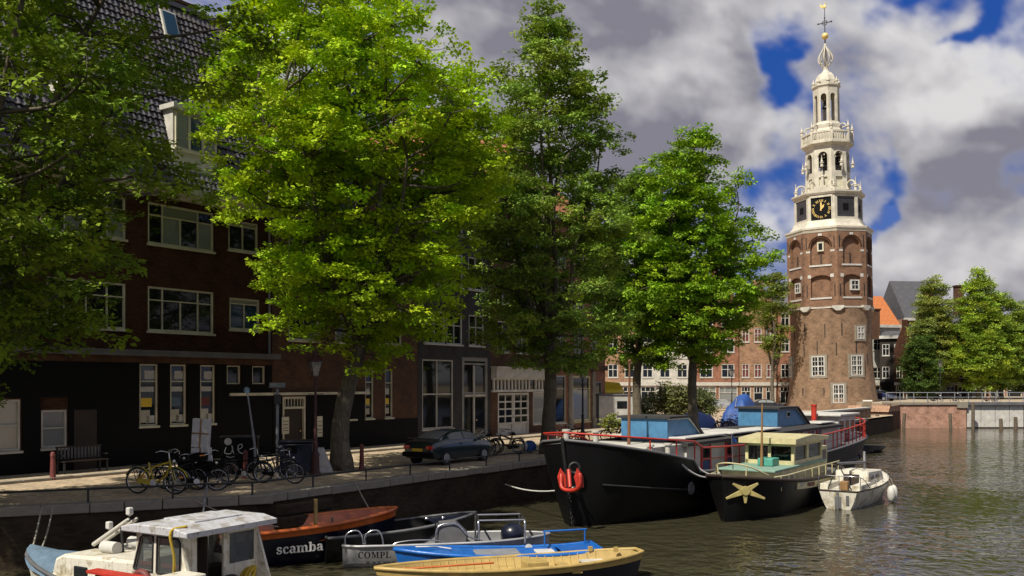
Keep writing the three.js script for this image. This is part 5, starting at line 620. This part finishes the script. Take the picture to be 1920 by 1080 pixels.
{ // cream wooden boat in front
  const B = boatAt('cream_boat', 'cream wooden open boat with navy hull lowest in the picture', 'boat', -2.95, 21.75, .957, .29), L = 6.25;
  const h = hullParts({ L, half: u => .84 * Math.pow(clamp(1 - Math.pow(1 - clamp(u / .45), 2.0)), .8) * Math.pow(clamp(1 - Math.pow(clamp((u - .5) / .52), 2.6)), .6), top: u => .5 + .1 * Math.pow(1 - u, 3) + .16 * Math.pow(u, 4), keel: () => -.25, pw: () => .3, n: 30, m: 8, rake: .25, rakeS: .2, thick: .07, floor: .14 });
  mesh('hull', h.outer, M.navy, B); mesh('lining', h.ins, M.creamWood, B); mesh('gunwale', h.rim(.05, 8), M.creamWood, B);
  const sp = []; for (const s of [1, -1]) sp.push(grid(30, 1, (u, v) => { const p = h.P(u, .80 + v * .18, s); return [p[0], p[1], p[2] + s * .014]; })); mesh('sheer_plank', sp, M.creamWood, B);
  const ribG = []; for (let i = 3; i < 27; i++) for (const s of [1, -1]) { const u = i / 30; mesh('rib', tube([0, .35, .7, 1].map(v => { const p = h.P(u, v, s, .085, .14); return V(...p); }), .014, 4), M.creamWood, B); }
  for (const x of [1.5, 4.5]) mesh('thwart', RB(.26, .05, 1.5, .01, x, .36, 0), M.creamWood, B); mesh('locker', RB(.55, .42, .5, .02, 3.55, .42, .35), M.creamWood, B); mesh('stern_bench', B2(5.0, 5.6, .38, .42, -.5, .5), M.offwhite, B); mesh('oar', [tube([[.6, .5, -.2], [2.6, .58, .1]], .025, 6), RB(.5, .02, .14, .01, .4, .5, -.24)], M.orange, B); mesh('bottom_board', [-.3, 0, .3].map(z => B2(.9, 5.2, .15, .17, z - .13, z + .13)), M.wood, B);
  mesh('stern_cleat', [B2(5.85, 5.95, .62, .74, -.25, -.17), B2(5.3, 5.4, .6, .72, -.62, -.54)], M.creamWood, B);
}
{ // mooring lines
  rope([-12.3, ST + .05, -24.4], [-10.95, 1.12, -21.3], .05, .022, M.rope, 'taut pale mooring line from quay down to the blue covered bow'); rope([-12.1, ST + .05, -24.6], [-10.7, 1.12, -21.2], .12, .02, M.rope, 'second slacker line from quay beside the blue covered bow');
  rope([-8.9, ST, -26.2], [-6.4, .95, -25.6], .12, .02, M.rope, 'pale rope sagging along the quay wall above the white cabin boat'); rope([-5.1, ST + .1, -30.3], [-4.2, 1.1, -27.7], .04, .02, M.rope, 'thin line from the quay rail to the orange sloop'); rope([-8.6, ST + .4, -26.3], [-6.9, 1.1, -20.4], .03, .025, M.galv, 'grey line from the yellow bicycle down behind the cabin roof');
  const a = Q(3.4, 7.4, 2.25), b = Q(6.2, 9.6, 1.75); rope(a, Q(5.6, 8.2, 1.5), .35, .035, M.paper, 'thick white line sagging from barge rail to tug bow'); rope(Q(4.9, 7.45, 1.98), Q(5.8, 8.1, 1.55), .22, .03, M.paper, 'upper white line from barge step to tug bow'); rope(Q(-.4, 5.6, 1.45), Q(3.3, .1, .85), .22, .03, M.paper, 'white line hanging from the red anchor to the quay wall');
}
// ---------- vehicles ----------
const carSt = [[0, .42, .74, .74, .68, .6], [.07, .3, .9, .92, .77, .68], [.5, .24, .97, .99, .82, .68], [.95, .22, .98, 1.2, .83, .6], [1.4, .22, .97, 1.36, .83, .58], [2.1, .22, .96, 1.4, .83, .58], [2.7, .22, .95, 1.33, .83, .57], [3.3, .22, .92, .97, .82, .66], [3.85, .24, .82, .86, .8, .66], [4.15, .3, .68, .7, .74, .6], [4.25, .4, .52, .54, .64, .5]];
const carAt = x => { for (let i = 1; i < carSt.length; i++) if (x <= carSt[i][0]) { const a = carSt[i - 1], b = carSt[i], t = (x - a[0]) / (b[0] - a[0]); return a.map((v, k) => lerp(v, b[k], t)); } return carSt.at(-1); };
const carSec = x => { const [, bo, be, ro, hw, rw] = carAt(x); return [[0, ro + .01], [rw * .6, ro], [rw, ro - .04], [hw * .97, be], [hw, (be + bo) / 2 + .05], [hw * .97, bo + .08], [hw * .86, bo], [0, bo]]; };
function makeCar(name, label, paint, pos, turn, group) {
  const C = thing(name, label, 'car', pos, turn, group), sh = g => g.translate(-2.1, 0, 0);
  const gs = []; for (const s of [1, -1]) gs.push(sh(grid(40, 7, (u, v) => { const p = carSec(u * 4.25)[Math.round(v * 7)]; return [u * 4.25, p[1], p[0] * s]; })));
  gs.push(sh(grid(1, 7, (a, v) => { const p = carSec(0)[Math.round(v * 7)]; return [0, p[1], p[0] * (a * 2 - 1)]; })), sh(grid(1, 7, (a, v) => { const p = carSec(4.25)[Math.round(v * 7)]; return [4.25, p[1], p[0] * (a * 2 - 1)]; })));
  mesh('body', gs, paint, C);
  for (const s of [1, -1]) for (const [a, b] of [[1.08, 1.98], [2.05, 2.98]]) mesh('side_window', sh(grid(6, 1, (u, v) => { const x = lerp(a, b, u), q = carSec(x), t = v ? .12 : .86; return [x, lerp(q[2][1], q[3][1], t), (lerp(q[2][0], q[3][0], t) + .012) * s]; })), M.glassPale, C);
  mesh('rear_window', sh(grid(4, 4, (u, v) => { const x = lerp(.62, 1.3, u), q = carAt(x); return [x - .012, q[3] + .016 - Math.pow(v * 2 - 1, 4) * .02, (v * 2 - 1) * .54]; })), M.glassPale, C); mesh('windscreen', sh(grid(4, 4, (u, v) => { const x = lerp(2.78, 3.24, u), q = carAt(x); return [x + .01, q[3] + .016 - Math.pow(v * 2 - 1, 4) * .02, (v * 2 - 1) * .55]; })), M.glass, C);
  for (const s of [1, -1]) { mesh('tail_light', sh(RB(.09, .16, .3, .02, .03, .74, s * .58)), M.tail, C); mesh('headlight', sh(RB(.08, .13, .28, .02, 4.16, .6, s * .52)), M.glassPale, C); mesh('mirror', sh(RB(.14, .12, .16, .04, 2.95, .98, s * .9)), paint, C); mesh('door_handle', sh(B2(1.7, 1.85, .83, .86, s > 0 ? .82 : -.85, s > 0 ? .85 : -.82)), M.black, C); }
  mesh('bumper', sh(RB(.16, .2, 1.55, .05, .02, .45, 0)), M.black, C); mesh('number_plate', sh(B2(-.035, -.005, .58, .69, -.26, .26)), M.plate, C); mesh('spoiler', sh(RB(.2, .04, 1.3, .015, .2, 1.08, 0)), paint, C);
  const wg = ready(at(CYL(.3, .3, .2, 24, 0, -.1, 0), 0, 0, 0, 0, Math.PI / 2)), hg = ready([at(CYL(.19, .17, .03, 14), 0, 0, 0, 0, Math.PI / 2)]);
  for (const x of [.82, 3.38]) for (const s of [1, -1]) { const w = mesh('wheel', wg, M.rubber, C); w.position.set(x - 2.1, .3, s * .74); const hcap = mesh('hubcap', hg, M.alu, w); hcap.position.z = s > 0 ? .09 : -.12; }
  return C;
}
makeCar('parked_car', 'dark teal three-door sedan parked by the quay rail', M.carGreen, Q(3.3, -2.7, ST), TH);
const CG = 'cars near the tower'; makeCar('parked_car', 'silver hatchback parked in front of the far white shopfronts', M.carSilver, [24.8, ST, -111], .15, CG); makeCar('parked_car', 'black car parked left of the tower behind the blue tarpaulin', M.carBlack, [29.8, ST, -110], .1, CG); makeCar('parked_car', 'dark blue car parked right of the tower before the dark houses', M.carBlue, [46.4, 2.62, -118], -1.0, CG);
{ const v = thing('camper_van', 'white camper cabin beyond the corner house beside the red mast', 'van', [6.9, ST, -69], .3); mesh('body', [ext([[-2.2, .4], [2.2, .4], [2.3, 1.2], [1.9, 2.3], [-2.2, 2.4]], 2, .06).translate(0, 0, 1)], M.white, v); mesh('window', RB(.8, .55, .06, .05, .9, 1.7, 1.0), M.glass, v); mesh('roof', RB(4.4, .12, 2.1, .04, -.15, 2.42, 0), M.leadGrey, v); for (const x of [-1.4, 1.4]) mesh('wheel', at(CYL(.32, .32, .2, 18, 0, -.1, 0), x, .32, .85, 0, Math.PI / 2), M.rubber, v);
  const k = thing('yellow_kiosk', 'bright yellow painted kiosk front beyond the corner house', 'kiosk', [8.6, ST, -80], .1); mesh('wall', ext([[-.9, 0], [.9, 0], [.9, 2.8], [.6, 3.3], [-.7, 3.4], [-.9, 2.9]], .5, .03), mat([.78, .58, .01], .6, { map: sized(TXm, 1.5) }), k); mesh('window', B2(-.75, -.1, 1.2, 2.0, 0, .04), M.paper, k); mesh('panel', B2(.1, .8, 1.0, 1.9, 0, .04), mat([.6, .3, .3], .7), k); mesh('awning', at(BOX(1.9, .08, .8), 0, 2.6, .35, 0, .4), M.yellow, k); }

// ---------- bicycles ----------
const tyreG = ready(TOR(.325, .024, 0, 0, 0, 6.283, 28, 6)), rimG = ready(TOR(.295, .012, 0, 0, 0, 6.283, 24, 4)), spokeG = ready([...Array(14)].map((_, i) => tube([[0, 0, i % 2 ? .03 : -.03], [Math.cos(i * .4488) * .295, Math.sin(i * .4488) * .295, 0]], .0035, 3)).concat([at(CYL(.025, .025, .1, 8, 0, -.05, 0), 0, 0, 0, 0, Math.PI / 2)])), guardG = ready(grid(12, 2, (u, v) => { const a = .2 + u * 2.6; return [Math.cos(a) * .36, Math.sin(a) * .36, (v - .5) * .06]; }));
const bikeParts = {
  frame: ready([tube([[.62, .78, 0], [.5, .34 + .0, 0]].map(() => [0, 0, 0]).slice(0, 0).concat([[0, .3, 0], [-.16, .82, 0]]), .024), bend([[.46, .74, 0], [.3, .45, 0], [0, .3, 0]], .028, 8), bend([[.46, .84, 0], [.15, .76, 0], [-.12, .66, 0]], .026, 8), tube([[0, .3, 0], [-.48, .35, .04]], .012), tube([[0, .3, 0], [-.48, .35, -.04]], .012), tube([[-.13, .72, 0], [-.48, .35, .04]], .011), tube([[-.13, .72, 0], [-.48, .35, -.04]], .011), tube([[.44, .9, 0], [.48, .72, 0]], .024)]),
  fork: ready([tube([[.48, .72, 0], [.5, .68, .05], [.6, .35, .05]], .013), tube([[.48, .72, 0], [.5, .68, -.05], [.6, .35, -.05]], .013)]),
  bar: ready([tube([[.44, .9, 0], [.42, 1.08, 0]], .014), bend([[.2, 1.1, .3], [.34, 1.14, .24], [.44, 1.1, .08], [.44, 1.1, -.08], [.34, 1.14, -.24], [.2, 1.1, -.3]], .013, 20)]), grip: ready([tube([[.08, 1.09, .3], [.22, 1.1, .3]], .02), tube([[.08, 1.09, -.3], [.22, 1.1, -.3]], .02)]),
  saddle: ready([SPH(.1, -.22, .92, 0, 1.3, .4, .9), SPH(.06, -.06, .92, 0, 1.6, .4, .6), CYL(.012, .012, .14, 6, -.17, .79, 0)]), crank: ready([at(CYL(.09, .09, .02, 16), 0, .3, .04, 0, Math.PI / 2), tube([[0, .3, .06], [.12, .18, .06]], .012), tube([[0, .3, -.06], [-.12, .42, -.06]], .012), BOX(.09, .02, .07, .12, .17, .1), BOX(.09, .02, .07, -.12, .43, -.1)]), chaincase: ready(ext([[-.5, .3], [.06, .22], [.1, .3], [.06, .39], [-.5, .4]], .03).translate(0, 0, .05)), rack: ready([tube([[-.2, .74, .06], [-.75, .74, .06]], .01), tube([[-.2, .74, -.06], [-.75, .74, -.06]], .01), tube([[-.6, .74, .06], [-.48, .36, .07]], .009), tube([[-.6, .74, -.06], [-.48, .36, -.07]], .009), BOX(.02, .012, .14, -.75, .74, 0)]), lamp: ready(SPH(.05, .56, .86, 0)), crate: ready([B2(.5, .86, .9, .92, -.2, .2), B2(.5, .52, .92, 1.14, -.2, .2), B2(.84, .86, .92, 1.14, -.2, .2), B2(.52, .84, .92, 1.14, -.2, -.18), B2(.52, .84, .92, 1.14, .18, .2)]),
};
function makeBike(label, m, X, D, turn, o = {}) {
  const B = thing('bicycle', label, 'bicycle', [X, o.y ?? ST, -D], turn, o.group ?? 'bicycles parked on the quay'); B.rotation.x = o.tilt ?? 0; const I = B;
  for (const x of [-.48, .6]) { const w = mesh('wheel', tyreG, M.rubber, I); w.position.set(x, .35, 0); mesh('rim', rimG, M.chrome, w); mesh('spokes', spokeG, M.chrome, w); if (o.reflect) mesh('reflector', BOX(.1, .04, .02, .17, .1, 0), M.amber, w); const gd = mesh('mudguard', guardG, o.guard ?? m, I); gd.position.set(x, .35, 0); if (x > 0) gd.rotation.z = .1; }
  mesh('frame', bikeParts.frame, m, I); mesh('fork', bikeParts.fork, o.fork ?? m, I); mesh('handlebar', bikeParts.bar, M.chrome, I); mesh('grip', bikeParts.grip, o.grip ?? M.black, I); mesh('saddle', bikeParts.saddle, M.black, I); mesh('crank', bikeParts.crank, M.chrome, I); mesh('rack', bikeParts.rack, M.iron, I); mesh('lamp', bikeParts.lamp, M.chrome, I); if (o.chaincase !== false) mesh('chaincase', bikeParts.chaincase, o.case ?? M.black, I); if (o.crate) mesh('crate', bikeParts.crate, M.black, I);
  return B;
}
makeBike('bright yellow cruiser bicycle in front of the bicycle cluster', M.yellow, -10.62, 27.7, -.2, { reflect: true, guard: M.yellow, case: M.yellow, grip: M.black }).scale.setScalar(1.14);
makeBike('black bicycle with front crate behind the yellow cruiser', M.iron, -10.3, 28.9, -.15, { crate: true, tilt: .06 }); makeBike('black bicycle with orange grips behind the yellow cruiser', M.black, -9.6, 28.4, .3, { grip: M.amber, tilt: -.05 }); makeBike('dark bicycle leaning at the back of the left cluster', M.navy, -11.0, 29.7, .5, { tilt: .1 }); makeBike('dark maroon bicycle at the right of the left cluster', M.maroon, -9.5, 30.0, 2.7, { tilt: -.08 });
makeBike('black bicycle standing left of the leaning pole', M.black, -8.9, 31.0, .12, {}); makeBike('black bicycle right of the leaning pole with pale tyre', M.iron, -7.7, 30.6, -.12, { tilt: .05 }); makeBike('dark bicycle behind the two black ones by the container', M.navy, -8.2, 31.7, .35, { crate: true });
[[6.8, -3.4, 'dark bicycle just ahead of the parked sedan'], [7.6, -3.9, 'dark bicycle leaning second ahead of the sedan'], [8.4, -3.2, 'black bicycle leaning third ahead of the sedan'], [9.2, -3.8, 'black bicycle nearest the tall slender elm'], [13.4, -3.0, 'dark bicycle past the tall slender elm'], [14.6, -3.3, 'dark bicycle parked below the black lantern']].forEach(([t, o, l], i) => makeBike(l, [M.black, M.navy, M.iron, M.maroon][i % 4], qx(t, o), qd(t, o), TH + 1.2 + i * .25, { tilt: (i % 3 - 1) * .07, group: 'bicycles near the parked car' }));
[[30.5, -1.6, M.maroon, 'maroon bicycle in the rack behind the barge'], [31.6, -1.7, M.black, 'black bicycle in the rack behind the barge'], [32.8, -1.5, M.maroon, 'red bicycle in the rack behind the barge roof'], [34, -1.8, M.black, 'black bicycle left of the brick pillar'], [36.2, -1.6, M.iron, 'grey bicycle beside the second blue cabin'], [19.5, -3.5, M.black, 'dark bicycle at the corner house front'], [21, -3.2, M.navy, 'navy bicycle at the corner house front']].forEach(([t, o, m, l], i) => makeBike(l, m, qx(t, o), qd(t, o), TH + .9 + i * .3, { tilt: (i % 3 - 1) * .08, group: 'bicycles behind the barge' }));
{ const s = qthing('motor_scooter', 'dark motor scooter with red tail light at the corner house', 'scooter', 24.5, -4.2, ST, 1.0); mesh('body', [ext([[-.7, .45], [.1, .3], [.45, .3], [.55, .9], [.45, .95], [.35, .45], [0, .42], [-.1, .8], [-.75, .82]], .3, .04).translate(0, 0, .15)], M.carBlack, s); mesh('seat', RB(.6, .12, .3, .05, -.4, .86, 0), M.black, s); for (const x of [-.5, .65]) mesh('wheel', TOR(.22, .07, x, .28, 0), M.rubber, s); mesh('handlebar', [tube([[.48, .9, 0], [.42, 1.1, 0]], .02), tube([[.4, 1.1, -.3], [.4, 1.1, .3]], .015)], M.chrome, s); mesh('tail_light', RB(.08, .1, .18, .02, -.76, .7, 0), M.tail, s); }

// ---------- street furniture ----------
{ // strapped white cartons on a cargo tricycle
  const c = thing('cargo_tricycle', 'black cargo tricycle with box standing behind the yellow bicycle', 'tricycle', [-9.75, ST, -29.3], -.2); mesh('box', [ext([[-.5, .35], [.45, .35], [.55, .85], [-.6, .85]], .8, .02).translate(0, 0, .4)], M.black, c); for (const z of [-.45, .45]) mesh('wheel', TOR(.25, .03, .1, .28, z), M.rubber, c); mesh('frame', [tube([[-.5, .45, 0], [-1.3, .4, 0]], .03), tube([[-1.1, .4, 0], [-1.15, .85, 0]], .02), tube([[-.6, .85, -.25], [-.65, 1.05, -.3]], .015), tube([[-.65, 1.05, -.3], [-.65, 1.05, .3]], .015)], M.iron, c); mesh('rear_wheel', TOR(.3, .025, -1.45, .33, 0), M.rubber, c); mesh('saddle', SPH(.11, -1.17, .9, 0, 1.3, .4, .9), M.black, c);
  for (const [w, h, d, y, l, tilt] of [[.56, .42, .3, 1.06, 'white carton lowest of the strapped pile on the tricycle', 0], [.52, .9, .26, 1.73, 'tall narrow white carton standing on the tricycle pile', -.06]]) { const q = thing('white_carton', l, 'carton', [-9.72, ST + y, -29.2], .05, 'cartons on the tricycle'); q.rotation.z = tilt; mesh('carton', RB(w, h, d, .01), M.paper, q); mesh('strap', [B2(-.03, .03, -h / 2, h / 2, d / 2, d / 2 + .006), B2(-w / 2 - .004, w / 2 + .004, -h * .04, h * .02, d / 2 - .002, d / 2 + .004)], M.wood, q); }
}
function bollard(label, X, D) { const b = thing('street_bollard', label, 'bollard', [X, ST - .02, -D], 0, 'maroon street bollards'); mesh('shaft', new THREE.LatheGeometry([[.13, 0], [.12, .1], [.095, .14], [.075, .82], [.09, .84], [.09, .88], [.07, .9]].map(p => new THREE.Vector2(...p)), 12), M.maroon, b); mesh('cap', SPH(.08, 0, .92, 0, 1, .8, 1), M.maroon, b); }
bollard('maroon street bollard in front of the bench', -15.6, 31.7); bollard('maroon street bollard right of the bright elm trunk', -5.75, 35.7); bollard('maroon street bollard behind the black bicycles', -9.2, 32.2); bollard('maroon street bollard between the shop and the cargo tricycle', -11.2, 36.3);
{ const b = qthing('wooden_bench', 'dark slatted bench against the black ground floor', 'bench', -8.3, -10.4, ST + .08, 0); for (let k = 0; k < 13; k++) mesh('back_slat', B2(-.8 + k * .13, -.73 + k * .13, .5, .92, -.28, -.25), M.leadGrey, b); mesh('back_rail', [B2(-.84, .9, .9, .96, -.29, -.24), B2(-.84, .9, .48, .52, -.29, -.24)], M.darkWood, b); for (let k = 0; k < 4; k++) mesh('seat_slat', B2(-.84, .9, .42, .45, -.22 + k * .12, -.13 + k * .12), M.darkWood, b); for (const x of [-.78, .84]) { mesh('leg', [B2(x - .03, x + .03, 0, .42, .16, .22), B2(x - .03, x + .03, 0, .92, -.3, -.245)], M.iron, b); mesh('armrest', B2(x - .03, x + .03, .62, .66, -.25, .24), M.iron, b); } }
function lantern(label, X, D, m = M.lampMaroon, h = 3.55) {
  const L = thing('street_lantern', label, 'street lamp', [X, ST - .02, -D], .4, 'old style street lanterns'); mesh('post', new THREE.LatheGeometry([[.2, 0], [.2, .12], [.15, .2], [.13, .7], [.16, .78], [.09, .9], [.065, 1.6], [.085, 1.66], [.05, 1.75], [.042, h - .5], [.08, h - .42], [.04, h - .3], [.05, h - .05]].map(p => new THREE.Vector2(...p)), 12), m, L); mesh('crossbar', tube([[-.28, h - .62, 0], [.28, h - .62, 0]], .016), m, L);
  const s = 4, fr = []; for (let k = 0; k < 4; k++) { const a = k * Math.PI / 2 + Math.PI / 4; fr.push(tube([[Math.cos(a) * .13, h, Math.sin(a) * .13], [Math.cos(a) * .27, h + .52, Math.sin(a) * .27]], .014, 4)); } fr.push(at(CYL(.2, .2, .03, 4), 0, h - .03, 0), at(CYL(.3, .3, .04, 4), 0, h + .51, 0)); mesh('cage', fr, m, L); mesh('hood', [CYL(.29, .12, .2, 4, 0, h + .55, 0), CYL(.1, .1, .1, 8, 0, h + .75, 0), CYL(.14, .05, .1, 8, 0, h + .85, 0), SPH(.04, 0, h + 1.0, 0)], m, L); for (let k = 0; k < 4; k++) { const a = k * Math.PI / 2; mesh('pane', at(ext([[-.1, 0], [.1, 0], [.185, .52], [-.185, .52]], .006), Math.cos(a + Math.PI / 2) * 0 + Math.sin(a) * .095, h + .01, Math.cos(a) * .095, a, .19), mat([.75, .75, .72], .08, { transmission: .85, thickness: 0 }), L); } mesh('mantle', CYL(.05, .06, .2, 8, 0, h + .05, 0), M.paper, L);
}
lantern('maroon old style lantern left of the bright elm trunk', -6.95, 33.0); lantern('black old style lantern in front of the corner house', 3.6, 47.5, M.iron, 3.6); lantern('black lantern before the far white shopfronts near the tower', 21.2, 90, M.iron, 4.0); lantern('lantern standing among the far trees above the white panels', 56.0, 122, M.iron, 5.4); 
{ const p = thing('parking_meter', 'grey post carrying a flat solar panel head', 'meter', [-8.4, ST, -33.4], .2); mesh('post', CYL(.055, .055, 3.1, 10), M.galv, p); mesh('head', RB(.24, .34, .2, .03, 0, 2.72, .02), M.iron, p); mesh('solar_panel', at(RB(.56, .05, .4, .015), 0, 3.22, 0, 0, .35), M.galv, p); mesh('bracket', B2(-.03, .03, 3.05, 3.2, -.03, .03), M.iron, p); mesh('collar', CYL(.075, .075, .06, 10, 0, 2.4, 0), M.galv, p);
  const l = thing('leaning_pole', 'thin leaning grey pole with small round sign on top', 'pole', [-8.75, ST, -31.9]); mesh('pole', tube([[0, -.1, 0], [-.05, 1.2, 0], [-.2, 2.3, 0], [-.3, 3.0, 0]], [.055, .045, .03, .025], 8), M.galv, l); mesh('round_sign', at(CYL(.11, .11, .03, 16, 0, -.015, 0), -.31, 3.05, .02, 0, Math.PI / 2), M.canvasBlue, l);
  const k = thing('waste_container', 'dark navy metal waste container left of the lantern', 'container', [-7.75, ST, -33.6], .15); mesh('body', RB(1.15, 1.1, .9, .05, 0, .6, 0), M.navy, k); mesh('lid', RB(1.2, .1, .95, .04, 0, 1.2, 0), M.navy, k); for (const x of [-.45, .45]) mesh('wheel', at(CYL(.09, .09, .06, 10), x, .09, .42, 0, Math.PI / 2), M.rubber, k); mesh('handle', tube([[-.4, 1.1, .5], [.4, 1.1, .5]], .02), M.iron, k);
  const s = thing('folding_sign', 'white folding pavement board leaning by the bright elm trunk', 'sign', [-7.0, ST, -34.6], .15); for (const z of [1, -1]) mesh('panel', at(ext([[-.36, 0], [.36, 0], [.02, .92], [-.28, .92]], .03), 0, 0, z * .18, 0, -z * .16), M.paper, s); mesh('hinge', tube([[-.26, .93, .03], [0, .93, .03]], .02), M.iron, s); mesh('smudge', at(ext([[-.15, .25], [.15, .18], [.18, .42], [-.08, .5]], .004), 0, 0, .2, 0, -.16), M.offwhite, s);
  const u = thing('utility_cabinet', 'black utility cabinet sprayed with white graffiti letters', 'cabinet', [-10.0, ST, -34.3], .1); mesh('body', RB(1.3, 1.3, .45, .03, 0, .65, 0), M.black, u); mesh('cap', RB(1.36, .08, .5, .02, 0, 1.33, 0), M.iron, u); const gz = .232; for (const g of [bend([[-.45, .95, gz], [-.5, .75, gz], [-.3, .72, gz], [-.22, .9, gz], [-.25, 1.02, gz], [-.18, .72, gz]], .02, 24, 4), bend([[-.05, .86, gz], [.12, .95, gz], [.1, 1.06, gz], [-.02, 1.0, gz], [0, .8, gz], [.15, .72, gz], [.25, .86, gz]], .02, 24, 4), bend([[-.45, .62, gz], [-.3, .58, gz], [-.15, .62, gz]], .014, 8, 4)]) mesh('graffiti', g, M.paper, u); mesh('round_sticker', at(CYL(.13, .13, .01, 18), -.38, 1.16, gz - .004, 0, Math.PI / 2), M.offwhite, u);
  const b = thing('brick_pillar', 'short tan brick pillar between tarpaulins and second blue cabin', 'pillar', Q(35, -1.0, ST), TH); mesh('pillar', RB(1.1, 1.5, .6, .03, 0, .75, 0), M.brickTan, b); mesh('cap', RB(1.2, .12, .7, .03, 0, 1.56, 0), M.stone, b);
  const h = thing('helmet_bag', 'round blue and white bag beside the slender elm trunk', 'bag', Q(9.2, -2.6, ST), 0); mesh('bag', SPH(.3, 0, .32, 0, 1.1, 1, .9), M.tarpBlue, h); mesh('patch', SPH(.2, -.2, .34, .12, .9, 1, .8), M.paper, h); }
for (const [t, o, w, h, l, s] of [[30.8, -3.6, 3.6, 1.9, 'bright blue tarpaulin draped low over bicycles behind the barge', 0], [41, -4.2, 3.4, 2.6, 'bright blue tarpaulin over a tall heap before the silver car', 3]]) { const g = qthing('blue_tarpaulin', l, 'tarpaulin', t, o, ST, 0, 'blue tarpaulins on the quay'); mesh('sheet', grid(16, 10, (u, v) => { const a = u * 2 - 1, b = v * 2 - 1, r = Math.max(Math.abs(a), Math.abs(b)); return [a * w / 2, h * (1 - Math.pow(r, 3.2)) * (.62 + .38 * noise3(u * 3 + s, v * 3, s)) + .02 + .1 * Math.sin(u * 13 + v * 9) * (1 - r), b * 1.1]; }), M.tarpBlue, g); mesh('rope', tube([[-w / 2, .1, 0], [-w / 4, h * .82, 0], [w / 4, h * .8, 0], [w / 2, .1, 0]], .02), M.rope, g); }
[[47.6, 105, 'dark bicycle against the blue grey railing above the pinkish wall', M.black], [50.2, 105.4, 'bicycle leaning on the railing above the bridge pier', M.navy], [53.5, 105, 'bicycle leaning on the railing above the white panels', M.maroon], [54.6, 105.3, 'bicycle beside the maroon one above the white panels', M.iron]].forEach(([X, D, l, m], i) => makeBike(l, m, X, D, .2 * i, { y: 2.62, group: 'bicycles on the far street' }));
scene.traverse(o => { if (o.isMesh) o.castShadow = o.receiveShadow = true; });
renderer.render(scene, camera);
